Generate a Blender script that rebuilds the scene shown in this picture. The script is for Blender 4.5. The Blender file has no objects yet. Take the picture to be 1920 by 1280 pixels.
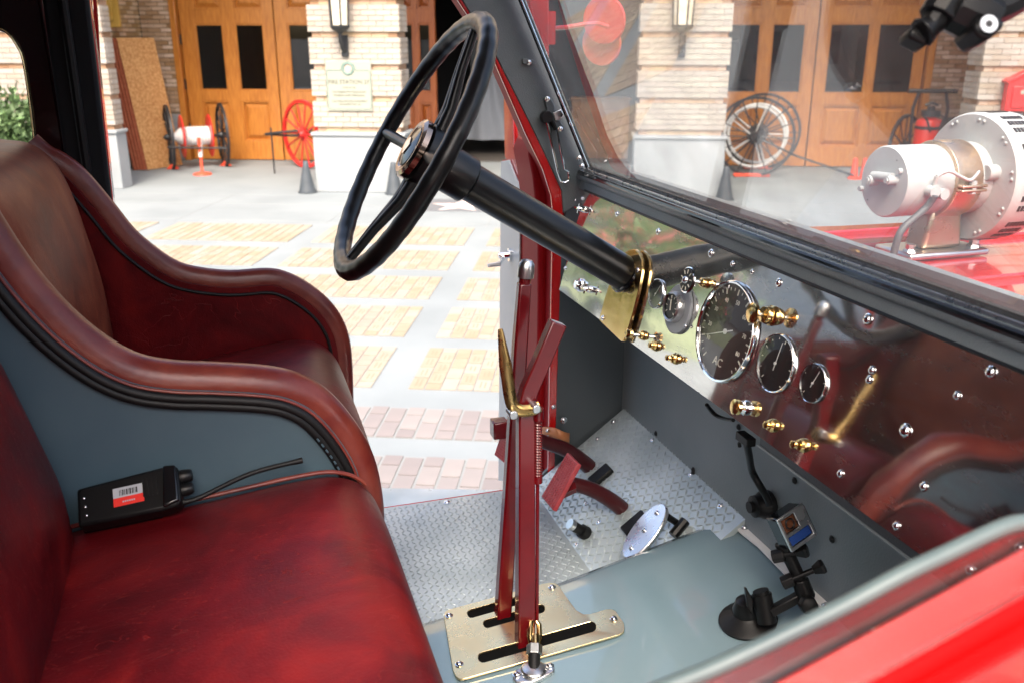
import bpy, bmesh, math, random
import numpy as np
from mathutils import Vector, Matrix
from mathutils.geometry import tessellate_polygon
random.seed(7)
SC = bpy.context.scene
COL = SC.collection
R = math.radians

# ------------------------------------------------------------------ camera, sky, sun, exposure
# world axes: X = truck forward, Y = truck left (away from the camera), Z = up, metres; ground z = 0
FPX = 1700.0                                   # focal length in pixels of the 1920 px wide photograph
PITCH = math.atan(571/1700.0)
YAW = R(17.34)
HD = np.array([math.sin(YAW), math.cos(YAW), 0.0]); RT = np.array([math.cos(YAW), -math.sin(YAW), 0.0]); UZ = np.array([0, 0, 1.0])
FW = math.cos(PITCH)*HD - math.sin(PITCH)*UZ
UPV = math.sin(PITCH)*HD + math.cos(PITCH)*UZ
EYE = np.array([0.0, 0.0, 2.25])

cam_d = bpy.data.cameras.new('camera'); cam = bpy.data.objects.new('camera', cam_d); COL.objects.link(cam)
cam.location = EYE
cam.rotation_euler = Matrix(((RT[0], UPV[0], -FW[0]), (RT[1], UPV[1], -FW[1]), (RT[2], UPV[2], -FW[2]))).to_euler()
cam_d.sensor_width = 36.0; cam_d.lens = 36.0*FPX/1920.0
cam_d.clip_start = 0.02; cam_d.clip_end = 3000
cam_d.dof.use_dof = True; cam_d.dof.focus_distance = 1.36; cam_d.dof.aperture_fstop = 7.5; cam_d.dof.aperture_blades = 7
SC.camera = cam

SUN_EL, SUN_AZ = R(52), R(200)                 # high veiled sun behind the camera, over its right shoulder
world = bpy.data.worlds.new('World'); SC.world = world; world.use_nodes = True
nt = world.node_tree
sky = nt.nodes.new('ShaderNodeTexSky'); sky.sky_type = 'NISHITA'; sky.sun_disc = False
sky.sun_elevation = SUN_EL; sky.sun_rotation = SUN_AZ; sky.dust_density = 6.0; sky.air_density = 1.0; sky.ozone_density = 0.2
bg = nt.nodes['Background']; bg.inputs['Strength'].default_value = 0.15
nt.links.new(sky.outputs[0], bg.inputs['Color'])
sun_d = bpy.data.lights.new('sun', 'SUN'); sun_d.energy = 0.5; sun_d.angle = R(14); sun_d.color = (1.0, 0.97, 0.90)
sun = bpy.data.objects.new('sun', sun_d); COL.objects.link(sun)
sdir = Vector((math.sin(SUN_AZ)*math.cos(SUN_EL), math.cos(SUN_AZ)*math.cos(SUN_EL), math.sin(SUN_EL)))
sun.rotation_euler = sdir.to_track_quat('Z', 'Y').to_euler(); sun.location = (0, -6, 12)
SC.view_settings.view_transform = 'Standard'; SC.view_settings.look = 'None'
SC.view_settings.exposure = 2.0; SC.view_settings.gamma = 1.0
SC.view_settings.use_curve_mapping = False
SC.cycles.use_denoising = True
SC.cycles.max_bounces = 10; SC.cycles.transparent_max_bounces = 16; SC.cycles.glossy_bounces = 6
SC.cycles.sample_clamp_indirect = 6.0
SC.cycles.caustics_reflective = False; SC.cycles.caustics_refractive = False

# ------------------------------------------------------------------ points on real planes of the place
def ray(x, y): return (x-960)/FPX*RT - (y-640)/FPX*UPV + FW
def hit(x, y, P, N):
    d = ray(x, y); return EYE + d*(np.dot(np.array(P, float)-EYE, N)/np.dot(d, N))
def onX(x, y, v): return hit(x, y, (v, 0, 0), np.array([1.0, 0, 0]))
def onY(x, y, v): return hit(x, y, (0, v, 0), np.array([0, 1.0, 0]))
def onZ(x, y, v): return hit(x, y, (0, 0, v), np.array([0, 0, 1.0]))
def at(x, y, d): return EYE + ray(x, y)*d
DTILT = R(12)
DN = np.array([-math.cos(DTILT), 0, math.sin(DTILT)])      # dash face normal, towards the driver
DV = np.array([math.sin(DTILT), 0, math.cos(DTILT)])       # up along the dash face
DY = np.array([0, 1.0, 0])
DS = np.array([.612, 1.005, 1.88])
def onD(x, y, off=0.0): return hit(x, y, DS + DN*off, DN)
BANG = R(22.6)                                              # the fire station stands turned against the truck
BN = np.array([math.sin(BANG), math.cos(BANG), 0]); BT = np.array([math.cos(BANG), -math.sin(BANG), 0])
def B(t, n, z): return BT*t + BN*n + UZ*z
def onN(x, y, n):
    P = hit(x, y, BN*n, BN); return P
HK = [(-.6, 1.385), (.215, 1.391), (.453, 1.422), (.68, 1.473), (.80, 1.497)]
def zh(x): return float(np.interp(x, [k[0] for k in HK], [k[1] for k in HK]))
def onH(x, y, off=0.0):
    z = 1.4
    for _ in range(12):
        P = onZ(x, y, z+off); z = zh(P[0])
    return P
TOE0, TOE1 = np.array([.545, 0, 1.358]), np.array([.747, 0, 1.508])
TN = np.array([-(TOE1[2]-TOE0[2]), 0, TOE1[0]-TOE0[0]]); TN /= np.linalg.norm(TN)
def onT(x, y, off=0.0): return hit(x, y, TOE0 + TN*off, TN)
def unit(v): v = np.array(v, float); return v/np.linalg.norm(v)
def perp(a):
    a = unit(a); h = np.array([0, 0, 1.0]) if abs(a[2]) < .9 else np.array([1.0, 0, 0])
    u = unit(np.cross(h, a)); return u, np.cross(a, u)

# ------------------------------------------------------------------ materials
MATS = {}
def mat(name, col, rough=.5, metal=0.0, col2=None, vs=6.0, vmix=(.35, .65), bump=0.0, bs=60.0, bdist=.002, coat=0.0, orand=0.0, rvar=0.0, stretch=None, spec=None, detail=4.0, irand=0.0):
    m = bpy.data.materials.new(name); m.use_nodes = True; t = m.node_tree; n = t.nodes; L = t.links
    b = n['Principled BSDF']; b.inputs['Roughness'].default_value = rough; b.inputs['Metallic'].default_value = metal
    if coat: b.inputs['Coat Weight'].default_value = coat; b.inputs['Coat Roughness'].default_value = .03
    if spec is not None: b.inputs['Specular IOR Level'].default_value = spec
    tc = n.new('ShaderNodeTexCoord'); vec = tc.outputs['Object']
    if stretch:
        mp = n.new('ShaderNodeMapping'); mp.inputs['Scale'].default_value = stretch; L.new(vec, mp.inputs[0]); vec = mp.outputs[0]
    c = (*col, 1)
    b.inputs['Base Color'].default_value = c
    src = None
    if col2 is not None:
        nz = n.new('ShaderNodeTexNoise'); nz.inputs['Scale'].default_value = vs; nz.inputs['Detail'].default_value = detail; L.new(vec, nz.inputs[0])
        rp = n.new('ShaderNodeValToRGB'); rp.color_ramp.elements[0].position = vmix[0]; rp.color_ramp.elements[1].position = vmix[1]
        rp.color_ramp.elements[0].color = c; rp.color_ramp.elements[1].color = (*col2, 1)
        L.new(nz.outputs[0], rp.inputs[0]); src = rp.outputs[0]
    if orand:
        oi = n.new('ShaderNodeObjectInfo'); hs = n.new('ShaderNodeHueSaturation'); mr = n.new('ShaderNodeMapRange')
        mr.inputs['To Min'].default_value = 1-orand; mr.inputs['To Max'].default_value = 1+orand
        L.new(oi.outputs['Random'], mr.inputs[0]); L.new(mr.outputs[0], hs.inputs['Value'])
        ml = n.new('ShaderNodeMath'); ml.operation = 'MULTIPLY_ADD'; ml.inputs[1].default_value = .03; ml.inputs[2].default_value = .485
        L.new(oi.outputs['Random'], ml.inputs[0]); L.new(ml.outputs[0], hs.inputs['Hue'])
        if src is None: hs.inputs['Color'].default_value = c
        else: L.new(src, hs.inputs['Color'])
        src = hs.outputs[0]
    if irand:
        gi = n.new('ShaderNodeNewGeometry'); h2 = n.new('ShaderNodeHueSaturation'); m2 = n.new('ShaderNodeMapRange')
        m2.inputs['To Min'].default_value = 1-irand; m2.inputs['To Max'].default_value = 1+irand*.8; L.new(gi.outputs['Random Per Island'], m2.inputs[0]); L.new(m2.outputs[0], h2.inputs['Value'])
        m3 = n.new('ShaderNodeMath'); m3.operation = 'MULTIPLY_ADD'; m3.inputs[1].default_value = -.5; m3.inputs[2].default_value = 1.2; L.new(gi.outputs['Random Per Island'], m3.inputs[0]); L.new(m3.outputs[0], h2.inputs['Saturation'])
        if src is None: h2.inputs['Color'].default_value = c
        else: L.new(src, h2.inputs['Color'])
        src = h2.outputs[0]
    if src is not None: L.new(src, b.inputs['Base Color'])
    if rvar:
        nz2 = n.new('ShaderNodeTexNoise'); nz2.inputs['Scale'].default_value = vs*2.3; nz2.inputs['Detail'].default_value = 5; L.new(vec, nz2.inputs[0])
        mr2 = n.new('ShaderNodeMapRange'); mr2.inputs['From Min'].default_value = .3; mr2.inputs['From Max'].default_value = .7
        mr2.inputs['To Min'].default_value = max(.02, rough-rvar); mr2.inputs['To Max'].default_value = rough+rvar
        L.new(nz2.outputs[0], mr2.inputs[0]); L.new(mr2.outputs[0], b.inputs['Roughness'])
    if bump:
        nb = n.new('ShaderNodeTexNoise'); nb.inputs['Scale'].default_value = bs; nb.inputs['Detail'].default_value = 3; L.new(vec, nb.inputs[0])
        bp = n.new('ShaderNodeBump'); bp.inputs['Strength'].default_value = bump; bp.inputs['Distance'].default_value = bdist
        L.new(nb.outputs[0], bp.inputs['Height']); L.new(bp.outputs[0], b.inputs['Normal'])
    MATS[name] = m
    return m

def leather_mat(name, dark, mid, lightc, rough=.36):
    m = bpy.data.materials.new(name); m.use_nodes = True; t = m.node_tree; n = t.nodes; L = t.links
    b = n['Principled BSDF']; b.inputs['Specular IOR Level'].default_value = .2
    tc = n.new('ShaderNodeTexCoord')
    n1 = n.new('ShaderNodeTexNoise'); n1.inputs['Scale'].default_value = 9; n1.inputs['Detail'].default_value = 7; n1.inputs['Roughness'].default_value = .62; n1.inputs['Distortion'].default_value = .6
    L.new(tc.outputs['Object'], n1.inputs[0])
    rp = n.new('ShaderNodeValToRGB'); e = rp.color_ramp.elements
    e[0].position = .33; e[0].color = (*dark, 1); e[1].position = .72; e[1].color = (*lightc, 1)
    k = e.new(.52); k.color = (*mid, 1)
    L.new(n1.outputs[0], rp.inputs[0])
    # thin wandering creases
    n2 = n.new('ShaderNodeTexNoise'); n2.inputs['Scale'].default_value = 15; n2.inputs['Detail'].default_value = 3.5; n2.inputs['Distortion'].default_value = .5
    mp = n.new('ShaderNodeMapping'); mp.inputs['Scale'].default_value = (1.0, 3.2, 1.0); mp.inputs['Rotation'].default_value = (0, 0, .7)
    L.new(tc.outputs['Object'], mp.inputs[0]); L.new(mp.outputs[0], n2.inputs[0])
    s = n.new('ShaderNodeMath'); s.operation = 'SUBTRACT'; s.inputs[1].default_value = .5; L.new(n2.outputs[0], s.inputs[0])
    a = n.new('ShaderNodeMath'); a.operation = 'ABSOLUTE'; L.new(s.outputs[0], a.inputs[0])
    cr = n.new('ShaderNodeMapRange'); cr.inputs['From Min'].default_value = 0; cr.inputs['From Max'].default_value = .006; L.new(a.outputs[0], cr.inputs[0])
    n3 = n.new('ShaderNodeTexNoise'); n3.inputs['Scale'].default_value = 3.5; L.new(tc.outputs['Object'], n3.inputs[0])
    mk = n.new('ShaderNodeMapRange'); mk.inputs['From Min'].default_value = .46; mk.inputs['From Max'].default_value = .66; mk.inputs['To Max'].default_value = .85; L.new(n3.outputs[0], mk.inputs[0])
    inv = n.new('ShaderNodeMath'); inv.operation = 'SUBTRACT'; inv.inputs[0].default_value = 1; L.new(cr.outputs[0], inv.inputs[1])
    ml = n.new('ShaderNodeMath'); ml.operation = 'MULTIPLY'; L.new(inv.outputs[0], ml.inputs[0]); L.new(mk.outputs[0], ml.inputs[1])
    mx = n.new('ShaderNodeMix'); mx.data_type = 'RGBA'; L.new(ml.outputs[0], mx.inputs[0]); L.new(rp.outputs[0], mx.inputs[6])
    mx.inputs[7].default_value = (lightc[0]*1.15, lightc[1]*1.5, lightc[2]*1.4, 1)
    L.new(mx.outputs[2], b.inputs['Base Color'])
    vg = n.new('ShaderNodeTexVoronoi'); vg.inputs['Scale'].default_value = 420; L.new(tc.outputs['Object'], vg.inputs[0])
    hh = n.new('ShaderNodeMath'); hh.operation = 'MULTIPLY_ADD'; hh.inputs[1].default_value = .12; L.new(vg.outputs[0], hh.inputs[0])
    m5 = n.new('ShaderNodeMath'); m5.operation = 'MULTIPLY'; m5.inputs[1].default_value = -.5; L.new(ml.outputs[0], m5.inputs[0]); L.new(m5.outputs[0], hh.inputs[2])
    n4 = n.new('ShaderNodeTexNoise'); n4.inputs['Scale'].default_value = 28; n4.inputs['Detail'].default_value = 4; L.new(tc.outputs['Object'], n4.inputs[0])
    h2 = n.new('ShaderNodeMath'); h2.operation = 'MULTIPLY_ADD'; h2.inputs[1].default_value = .8; L.new(n4.outputs[0], h2.inputs[0]); L.new(hh.outputs[0], h2.inputs[2])
    bp = n.new('ShaderNodeBump'); bp.inputs['Strength'].default_value = .55; bp.inputs['Distance'].default_value = .0025
    L.new(h2.outputs[0], bp.inputs['Height']); L.new(bp.outputs[0], b.inputs['Normal'])
    rr = n.new('ShaderNodeMapRange'); rr.inputs['To Min'].default_value = rough-.08; rr.inputs['To Max'].default_value = rough+.14; L.new(n1.outputs[0], rr.inputs[0]); L.new(rr.outputs[0], b.inputs['Roughness'])
    MATS[name] = m; return m

def glass_mat(name, tint=(1, 1, 1), refl=1.0, rough=.0, haze=0.0, ior=1.5):
    m = bpy.data.materials.new(name); m.use_nodes = True; t = m.node_tree; n = t.nodes; L = t.links
    n.remove(n['Principled BSDF']); out = n['Material Output']
    tr = n.new('ShaderNodeBsdfTransparent'); tr.inputs[0].default_value = (*tint, 1)
    gl = n.new('ShaderNodeBsdfGlossy'); gl.inputs['Roughness'].default_value = rough
    ge = n.new('ShaderNodeNewGeometry'); dt = n.new('ShaderNodeVectorMath'); dt.operation = 'DOT_PRODUCT'
    L.new(ge.outputs['Incoming'], dt.inputs[0]); L.new(ge.outputs['Normal'], dt.inputs[1])
    ab = n.new('ShaderNodeMath'); ab.operation = 'ABSOLUTE'; L.new(dt.outputs['Value'], ab.inputs[0])
    om = n.new('ShaderNodeMath'); om.operation = 'SUBTRACT'; om.inputs[0].default_value = 1; L.new(ab.outputs[0], om.inputs[1])
    pw = n.new('ShaderNodeMath'); pw.operation = 'POWER'; pw.inputs[1].default_value = 5; L.new(om.outputs[0], pw.inputs[0])
    fr = n.new('ShaderNodeMath'); fr.operation = 'MULTIPLY_ADD'; fr.inputs[1].default_value = .96; fr.inputs[2].default_value = .04; L.new(pw.outputs[0], fr.inputs[0])
    mu = n.new('ShaderNodeMath'); mu.operation = 'MULTIPLY'; mu.inputs[1].default_value = refl; mu.use_clamp = True; L.new(fr.outputs[0], mu.inputs[0])
    mx = n.new('ShaderNodeMixShader'); L.new(mu.outputs[0], mx.inputs[0]); L.new(tr.outputs[0], mx.inputs[1]); L.new(gl.outputs[0], mx.inputs[2])
    last = mx
    if haze:
        df = n.new('ShaderNodeBsdfDiffuse'); df.inputs[0].default_value = (.75, .75, .72, 1)
        tc = n.new('ShaderNodeTexCoord'); nz = n.new('ShaderNodeTexNoise'); nz.inputs['Scale'].default_value = 14; nz.inputs['Detail'].default_value = 6; L.new(tc.outputs['Object'], nz.inputs[0])
        mr = n.new('ShaderNodeMapRange'); mr.inputs['From Min'].default_value = .15; mr.inputs['From Max'].default_value = .8; mr.inputs['To Max'].default_value = haze; L.new(nz.outputs[0], mr.inputs[0])
        m2 = n.new('ShaderNodeMixShader'); L.new(mr.outputs[0], m2.inputs[0]); L.new(mx.outputs[0], m2.inputs[1]); L.new(df.outputs[0], m2.inputs[2]); last = m2
    L.new(last.outputs[0], out.inputs[0]); MATS[name] = m; return m

leather_mat('red_leather', (.050, .0022, .0036), (.100, .0036, .0056), (.18, .008, .0075))
leather_mat('lit_red_leather', (.10, .017, .010), (.18, .040, .02), (.27, .085, .04), .44)  # same red leather, with warm window light and sheen put into the colour
mat('roll_leather', (.125, .013, .010), .33, col2=(.20, .036, .022), vs=22, bump=.35, bs=90, bdist=.0015)
mat('strap_leather', (.42, .15, .055), .45, col2=(.5, .2, .08), vs=30)
mat('red_paint', (.50, .007, .008), .18, coat=1.0, col2=(.53, .010, .010), vs=3)
mat('lever_red', (.125, .0025, .005), .26, coat=.4, col2=(.095, .0025, .005), vs=18, bump=.08, bs=35, bdist=.001)
mat('pedal_red', (.34, .035, .045), .55, col2=(.42, .07, .08), vs=60)
mat('grey_paint', (.150, .228, .268), .16, coat=.8, col2=(.185, .262, .298), vs=7, vmix=(.3, .75), bump=.12, bs=5, bdist=.004, rvar=.08, detail=10)
mat('board_grey', (.058, .100, .130), .45, col2=(.076, .122, .150), vs=9, vmix=(.3, .75), detail=10, bump=.1, bs=160, bdist=.0006)
mat('kick_grey', (.065, .08, .09), .36, bump=.4, bs=380, bdist=.001)
mat('crinkle_grey', (.13, .155, .165), .34, col2=(.15, .175, .185), vs=20, bump=.5, bs=420, bdist=.0012)
mat('firewall_grey', (.165, .195, .205), .36, col2=(.20, .225, .235), vs=8, bump=.45, bs=330, bdist=.001)
mat('dark_trim', (.006, .0065, .0075), .40, spec=.35, bump=.15, bs=200, bdist=.0006)
mat('black_rubber', (.006, .006, .0065), .5, spec=.3, bump=.2, bs=120, bdist=.001)
mat('wheel_black', (.0045, .005, .0058), .32, spec=.42, col2=(.007, .0075, .008), vs=30)
mat('black_gloss', (.004, .004, .005), .14, coat=.3)
mat('black_plastic', (.005, .005, .0055), .38, spec=.3, bump=.12, bs=500, bdist=.0004)
mat('chrome', (.86, .87, .88), .06, 1.0)
mat('steel', (.55, .57, .58), .28, 1.0, col2=(.62, .63, .64), vs=40)
mat('alloy', (.74, .74, .73), .30, 1.0, col2=(.80, .80, .80), vs=25, rvar=.08)
def dash_metal():
    m = bpy.data.materials.new('dash_metal'); m.use_nodes = True; t = m.node_tree; n = t.nodes; L = t.links
    n.remove(n['Principled BSDF']); out = n['Material Output']; tc = n.new('ShaderNodeTexCoord')
    nz = n.new('ShaderNodeTexNoise'); nz.inputs['Scale'].default_value = 5.5; nz.inputs['Detail'].default_value = 2.0; L.new(tc.outputs['Object'], nz.inputs[0])
    bp = n.new('ShaderNodeBump'); bp.inputs['Strength'].default_value = .10; bp.inputs['Distance'].default_value = .02; L.new(nz.outputs[0], bp.inputs['Height'])
    g1 = n.new('ShaderNodeBsdfGlossy'); g1.inputs['Roughness'].default_value = .055; g1.inputs[0].default_value = (.87, .845, .80, 1)
    g2 = n.new('ShaderNodeBsdfGlossy'); g2.inputs['Roughness'].default_value = .30; g2.inputs[0].default_value = (.80, .79, .77, 1)
    L.new(bp.outputs[0], g1.inputs['Normal'])
    mp = n.new('ShaderNodeMapping'); mp.inputs['Scale'].default_value = (6, 9, 26); mp.inputs['Rotation'].default_value = (.5, 0, 0); L.new(tc.outputs['Object'], mp.inputs[0])
    n2 = n.new('ShaderNodeTexNoise'); n2.inputs['Scale'].default_value = 1.6; n2.inputs['Detail'].default_value = 9; n2.inputs['Roughness'].default_value = .65; L.new(mp.outputs[0], n2.inputs[0])
    mr = n.new('ShaderNodeMapRange'); mr.inputs['From Min'].default_value = .3; mr.inputs['From Max'].default_value = .72; mr.inputs['To Min'].default_value = .05; mr.inputs['To Max'].default_value = .36; L.new(n2.outputs[0], mr.inputs[0])
    mx = n.new('ShaderNodeMixShader'); L.new(mr.outputs[0], mx.inputs[0]); L.new(g1.outputs[0], mx.inputs[1]); L.new(g2.outputs[0], mx.inputs[2]); L.new(mx.outputs[0], out.inputs[0])
    MATS['dash_metal'] = m
dash_metal()
mat('brass', (.84, .60, .27), .16, 1.0, col2=(.74, .50, .20), vs=30, rvar=.06, bump=.06, bs=25, bdist=.002)
mat('bright_brass', (.93, .75, .42), .27, 1.0, col2=(.90, .66, .34), vs=10, rvar=.07, bump=.03, bs=8, bdist=.003)
mat('old_brass', (.40, .27, .10), .3, 1.0, col2=(.55, .38, .16), vs=35, rvar=.1)
mat('bronze', (.52, .37, .25), .34, .9, col2=(.66, .54, .42), vs=14, rvar=.1)
mat('copper', (.52, .33, .24), .16, 1.0, col2=(.6, .38, .27), vs=30)
mat('partition_grey', (.13, .14, .145), .8)
mat('red_satin', (.26, .004, .007), .5, spec=.15)
mat('arm_red', (.055, .006, .008), .35)
mat('lawn_green', (.20, .25, .13), .9, col2=(.26, .30, .18), vs=2)
mat('bronze_dark', (.40, .30, .24), .14, 1.0)
mat('plate_grey', (.36, .39, .42), .45, .0)
mat('slot_black', (.003, .003, .003), .9, spec=.1)
mat('dial_black', (.007, .006, .006), .35)
mat('dial_brown', (.030, .010, .009), .3)
mat('dial_mark', (.75, .72, .62), .5)
mat('white_paint', (.75, .75, .73), .45)
mat('door_white', (.36, .39, .39), .35, col2=(.40, .42, .42), vs=8)
mat('siren_white', (.46, .485, .49), .5, 0, col2=(.50, .52, .52), vs=7)
mat('sticker_white', (.45, .47, .50), .5); mat('sticker_red', (.75, .03, .02), .45)
mat('bar_black', (.01, .01, .01), .5)
mat('lcd_blue', (.02, .06, .25), .1, coat=.5)
mat('lens_brown', (.10, .035, .015), .08, coat=.8)
mat('hose_grey', (.10, .10, .105), .5)
mat('tread_plate', (.34, .405, .425), .36, .30, col2=(.50, .57, .59), vs=6, vmix=(.3, .62), rvar=.1, detail=8)
mat('maroon_trim', (.022, .004, .005), .22, coat=.5)
mat('headliner', (.36, .37, .36), .8)  # unseen roof lining, made pale to bounce light into the cab
mat('cab_dark', (.009, .010, .012), .65, spec=.25, bump=.2, bs=220, bdist=.001)
mat('concrete', (.180, .203, .211), .85, col2=(.220, .246, .254), vs=.9, vmix=(.32, .6), bump=.3, bs=30, bdist=.003, detail=9)
mat('asphalt', (.06, .06, .06), .9, col2=(.08, .08, .08), vs=2)
mat('tan_paver', (.275, .226, .168), .8, col2=(.30, .25, .19), vs=9, orand=.05, irand=.06, bump=.3, bs=40)
mat('red_paver', (.20, .182, .178), .8, col2=(.235, .208, .20), vs=3, vmix=(.3, .7), orand=.12, bump=.3, bs=40)
mat('mortar', (.23, .245, .245), .9, bump=.2, bs=60)
mat('cream_brick', (.335, .29, .23), .75, col2=(.40, .355, .295), vs=3.1, vmix=(.3, .7), orand=.07, irand=.08, bump=.25, bs=70)
mat('tan_brick', (.45, .29, .165), .78, col2=(.56, .39, .245), vs=5.0, vmix=(.3, .7), orand=.08, irand=.32, bump=.25, bs=70)
mat('brick_mortar', (.36, .315, .255), .9)
mat('dark_mortar', (.24, .18, .12), .9)
mat('pier_stone', (.29, .313, .323), .75, col2=(.325, .342, .35), vs=2.2, bump=.15, bs=30)
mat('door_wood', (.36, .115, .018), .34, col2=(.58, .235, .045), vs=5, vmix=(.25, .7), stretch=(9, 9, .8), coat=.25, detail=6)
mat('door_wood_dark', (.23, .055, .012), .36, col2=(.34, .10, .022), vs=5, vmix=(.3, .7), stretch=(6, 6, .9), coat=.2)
mat('ochre_wood', (.52, .32, .06), .45, col2=(.58, .38, .09), vs=4)
mat('osb', (.42, .20, .065), .8, col2=(.62, .36, .15), vs=26, vmix=(.38, .62), bump=.25, bs=40, detail=2)
mat('board_edge', (.30, .07, .030), .7, col2=(.36, .11, .05), vs=20)
mat('iron_black', (.018, .019, .021), .45)
mat('cart_red', (.60, .028, .022), .4, coat=.3)
mat('tank_red', (.68, .035, .022), .32, coat=.4)
mat('canvas_white', (.62, .62, .60), .8, col2=(.7, .7, .68), vs=20, bump=.4, bs=60, bdist=.004)
mat('orange_red', (.70, .08, .035), .5)
mat('cone_grey', (.05, .06, .068), .5, col2=(.065, .075, .085), vs=8)
mat('sign_cream', (.31, .32, .26), .5); mat('sign_green', (.16, .24, .20), .5); mat('sign_ink', (.06, .058, .04), .6); mat('sign_pink', (.62, .40, .33), .6)
mat('stroke_tan', (.235, .185, .13), .8)
mat('star_grey', (.13, .14, .15), .5, col2=(.18, .19, .2), vs=50); mat('star_pink', (.68, .52, .48), .5)
mat('alarm_red', (.64, .035, .035), .4, coat=.2)
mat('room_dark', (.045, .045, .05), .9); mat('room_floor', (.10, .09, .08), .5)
mat('cabinet_wood', (.26, .12, .045), .5, col2=(.34, .17, .07), vs=6)
mat('cloth_white', (.20, .22, .25), .8)
mat('leaf_green', (.045, .095, .030), .6, col2=(.09, .16, .05), vs=3, orand=.2)
mat('leaf_light', (.09, .17, .05), .6, col2=(.14, .22, .08), vs=3)
mat('flower_red', (.60, .10, .13), .6)
mat('bark', (.10, .07, .05), .9)
mat('lamp_glass', (.75, .66, .46), .25, col2=(.8, .76, .64), vs=9)
mat('facade_tan', (.52, .42, .30), .8, col2=(.58, .48, .36), vs=1.5)
glass_mat('windshield_glass', (.99, .995, .99), 1.7, 0.0, .20)  # dusty haze, strengthened as a pale veil for washed-out reflected light
glass_mat('door_glass', (.80, .75, .76), 6.0, .0, .03)
glass_mat('gauge_glass', (1, 1, 1), 2.0, .0, 0.0)
glass_mat('pane_glass', (.30, .32, .33), 2.6, .01, 0.0)
glass_mat('clear_pane', (.9, .92, .9), 1.0, .01, 0.0)
mat('glass_edge', (.055, .08, .085), .35, col2=(.08, .11, .11), vs=14)

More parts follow.
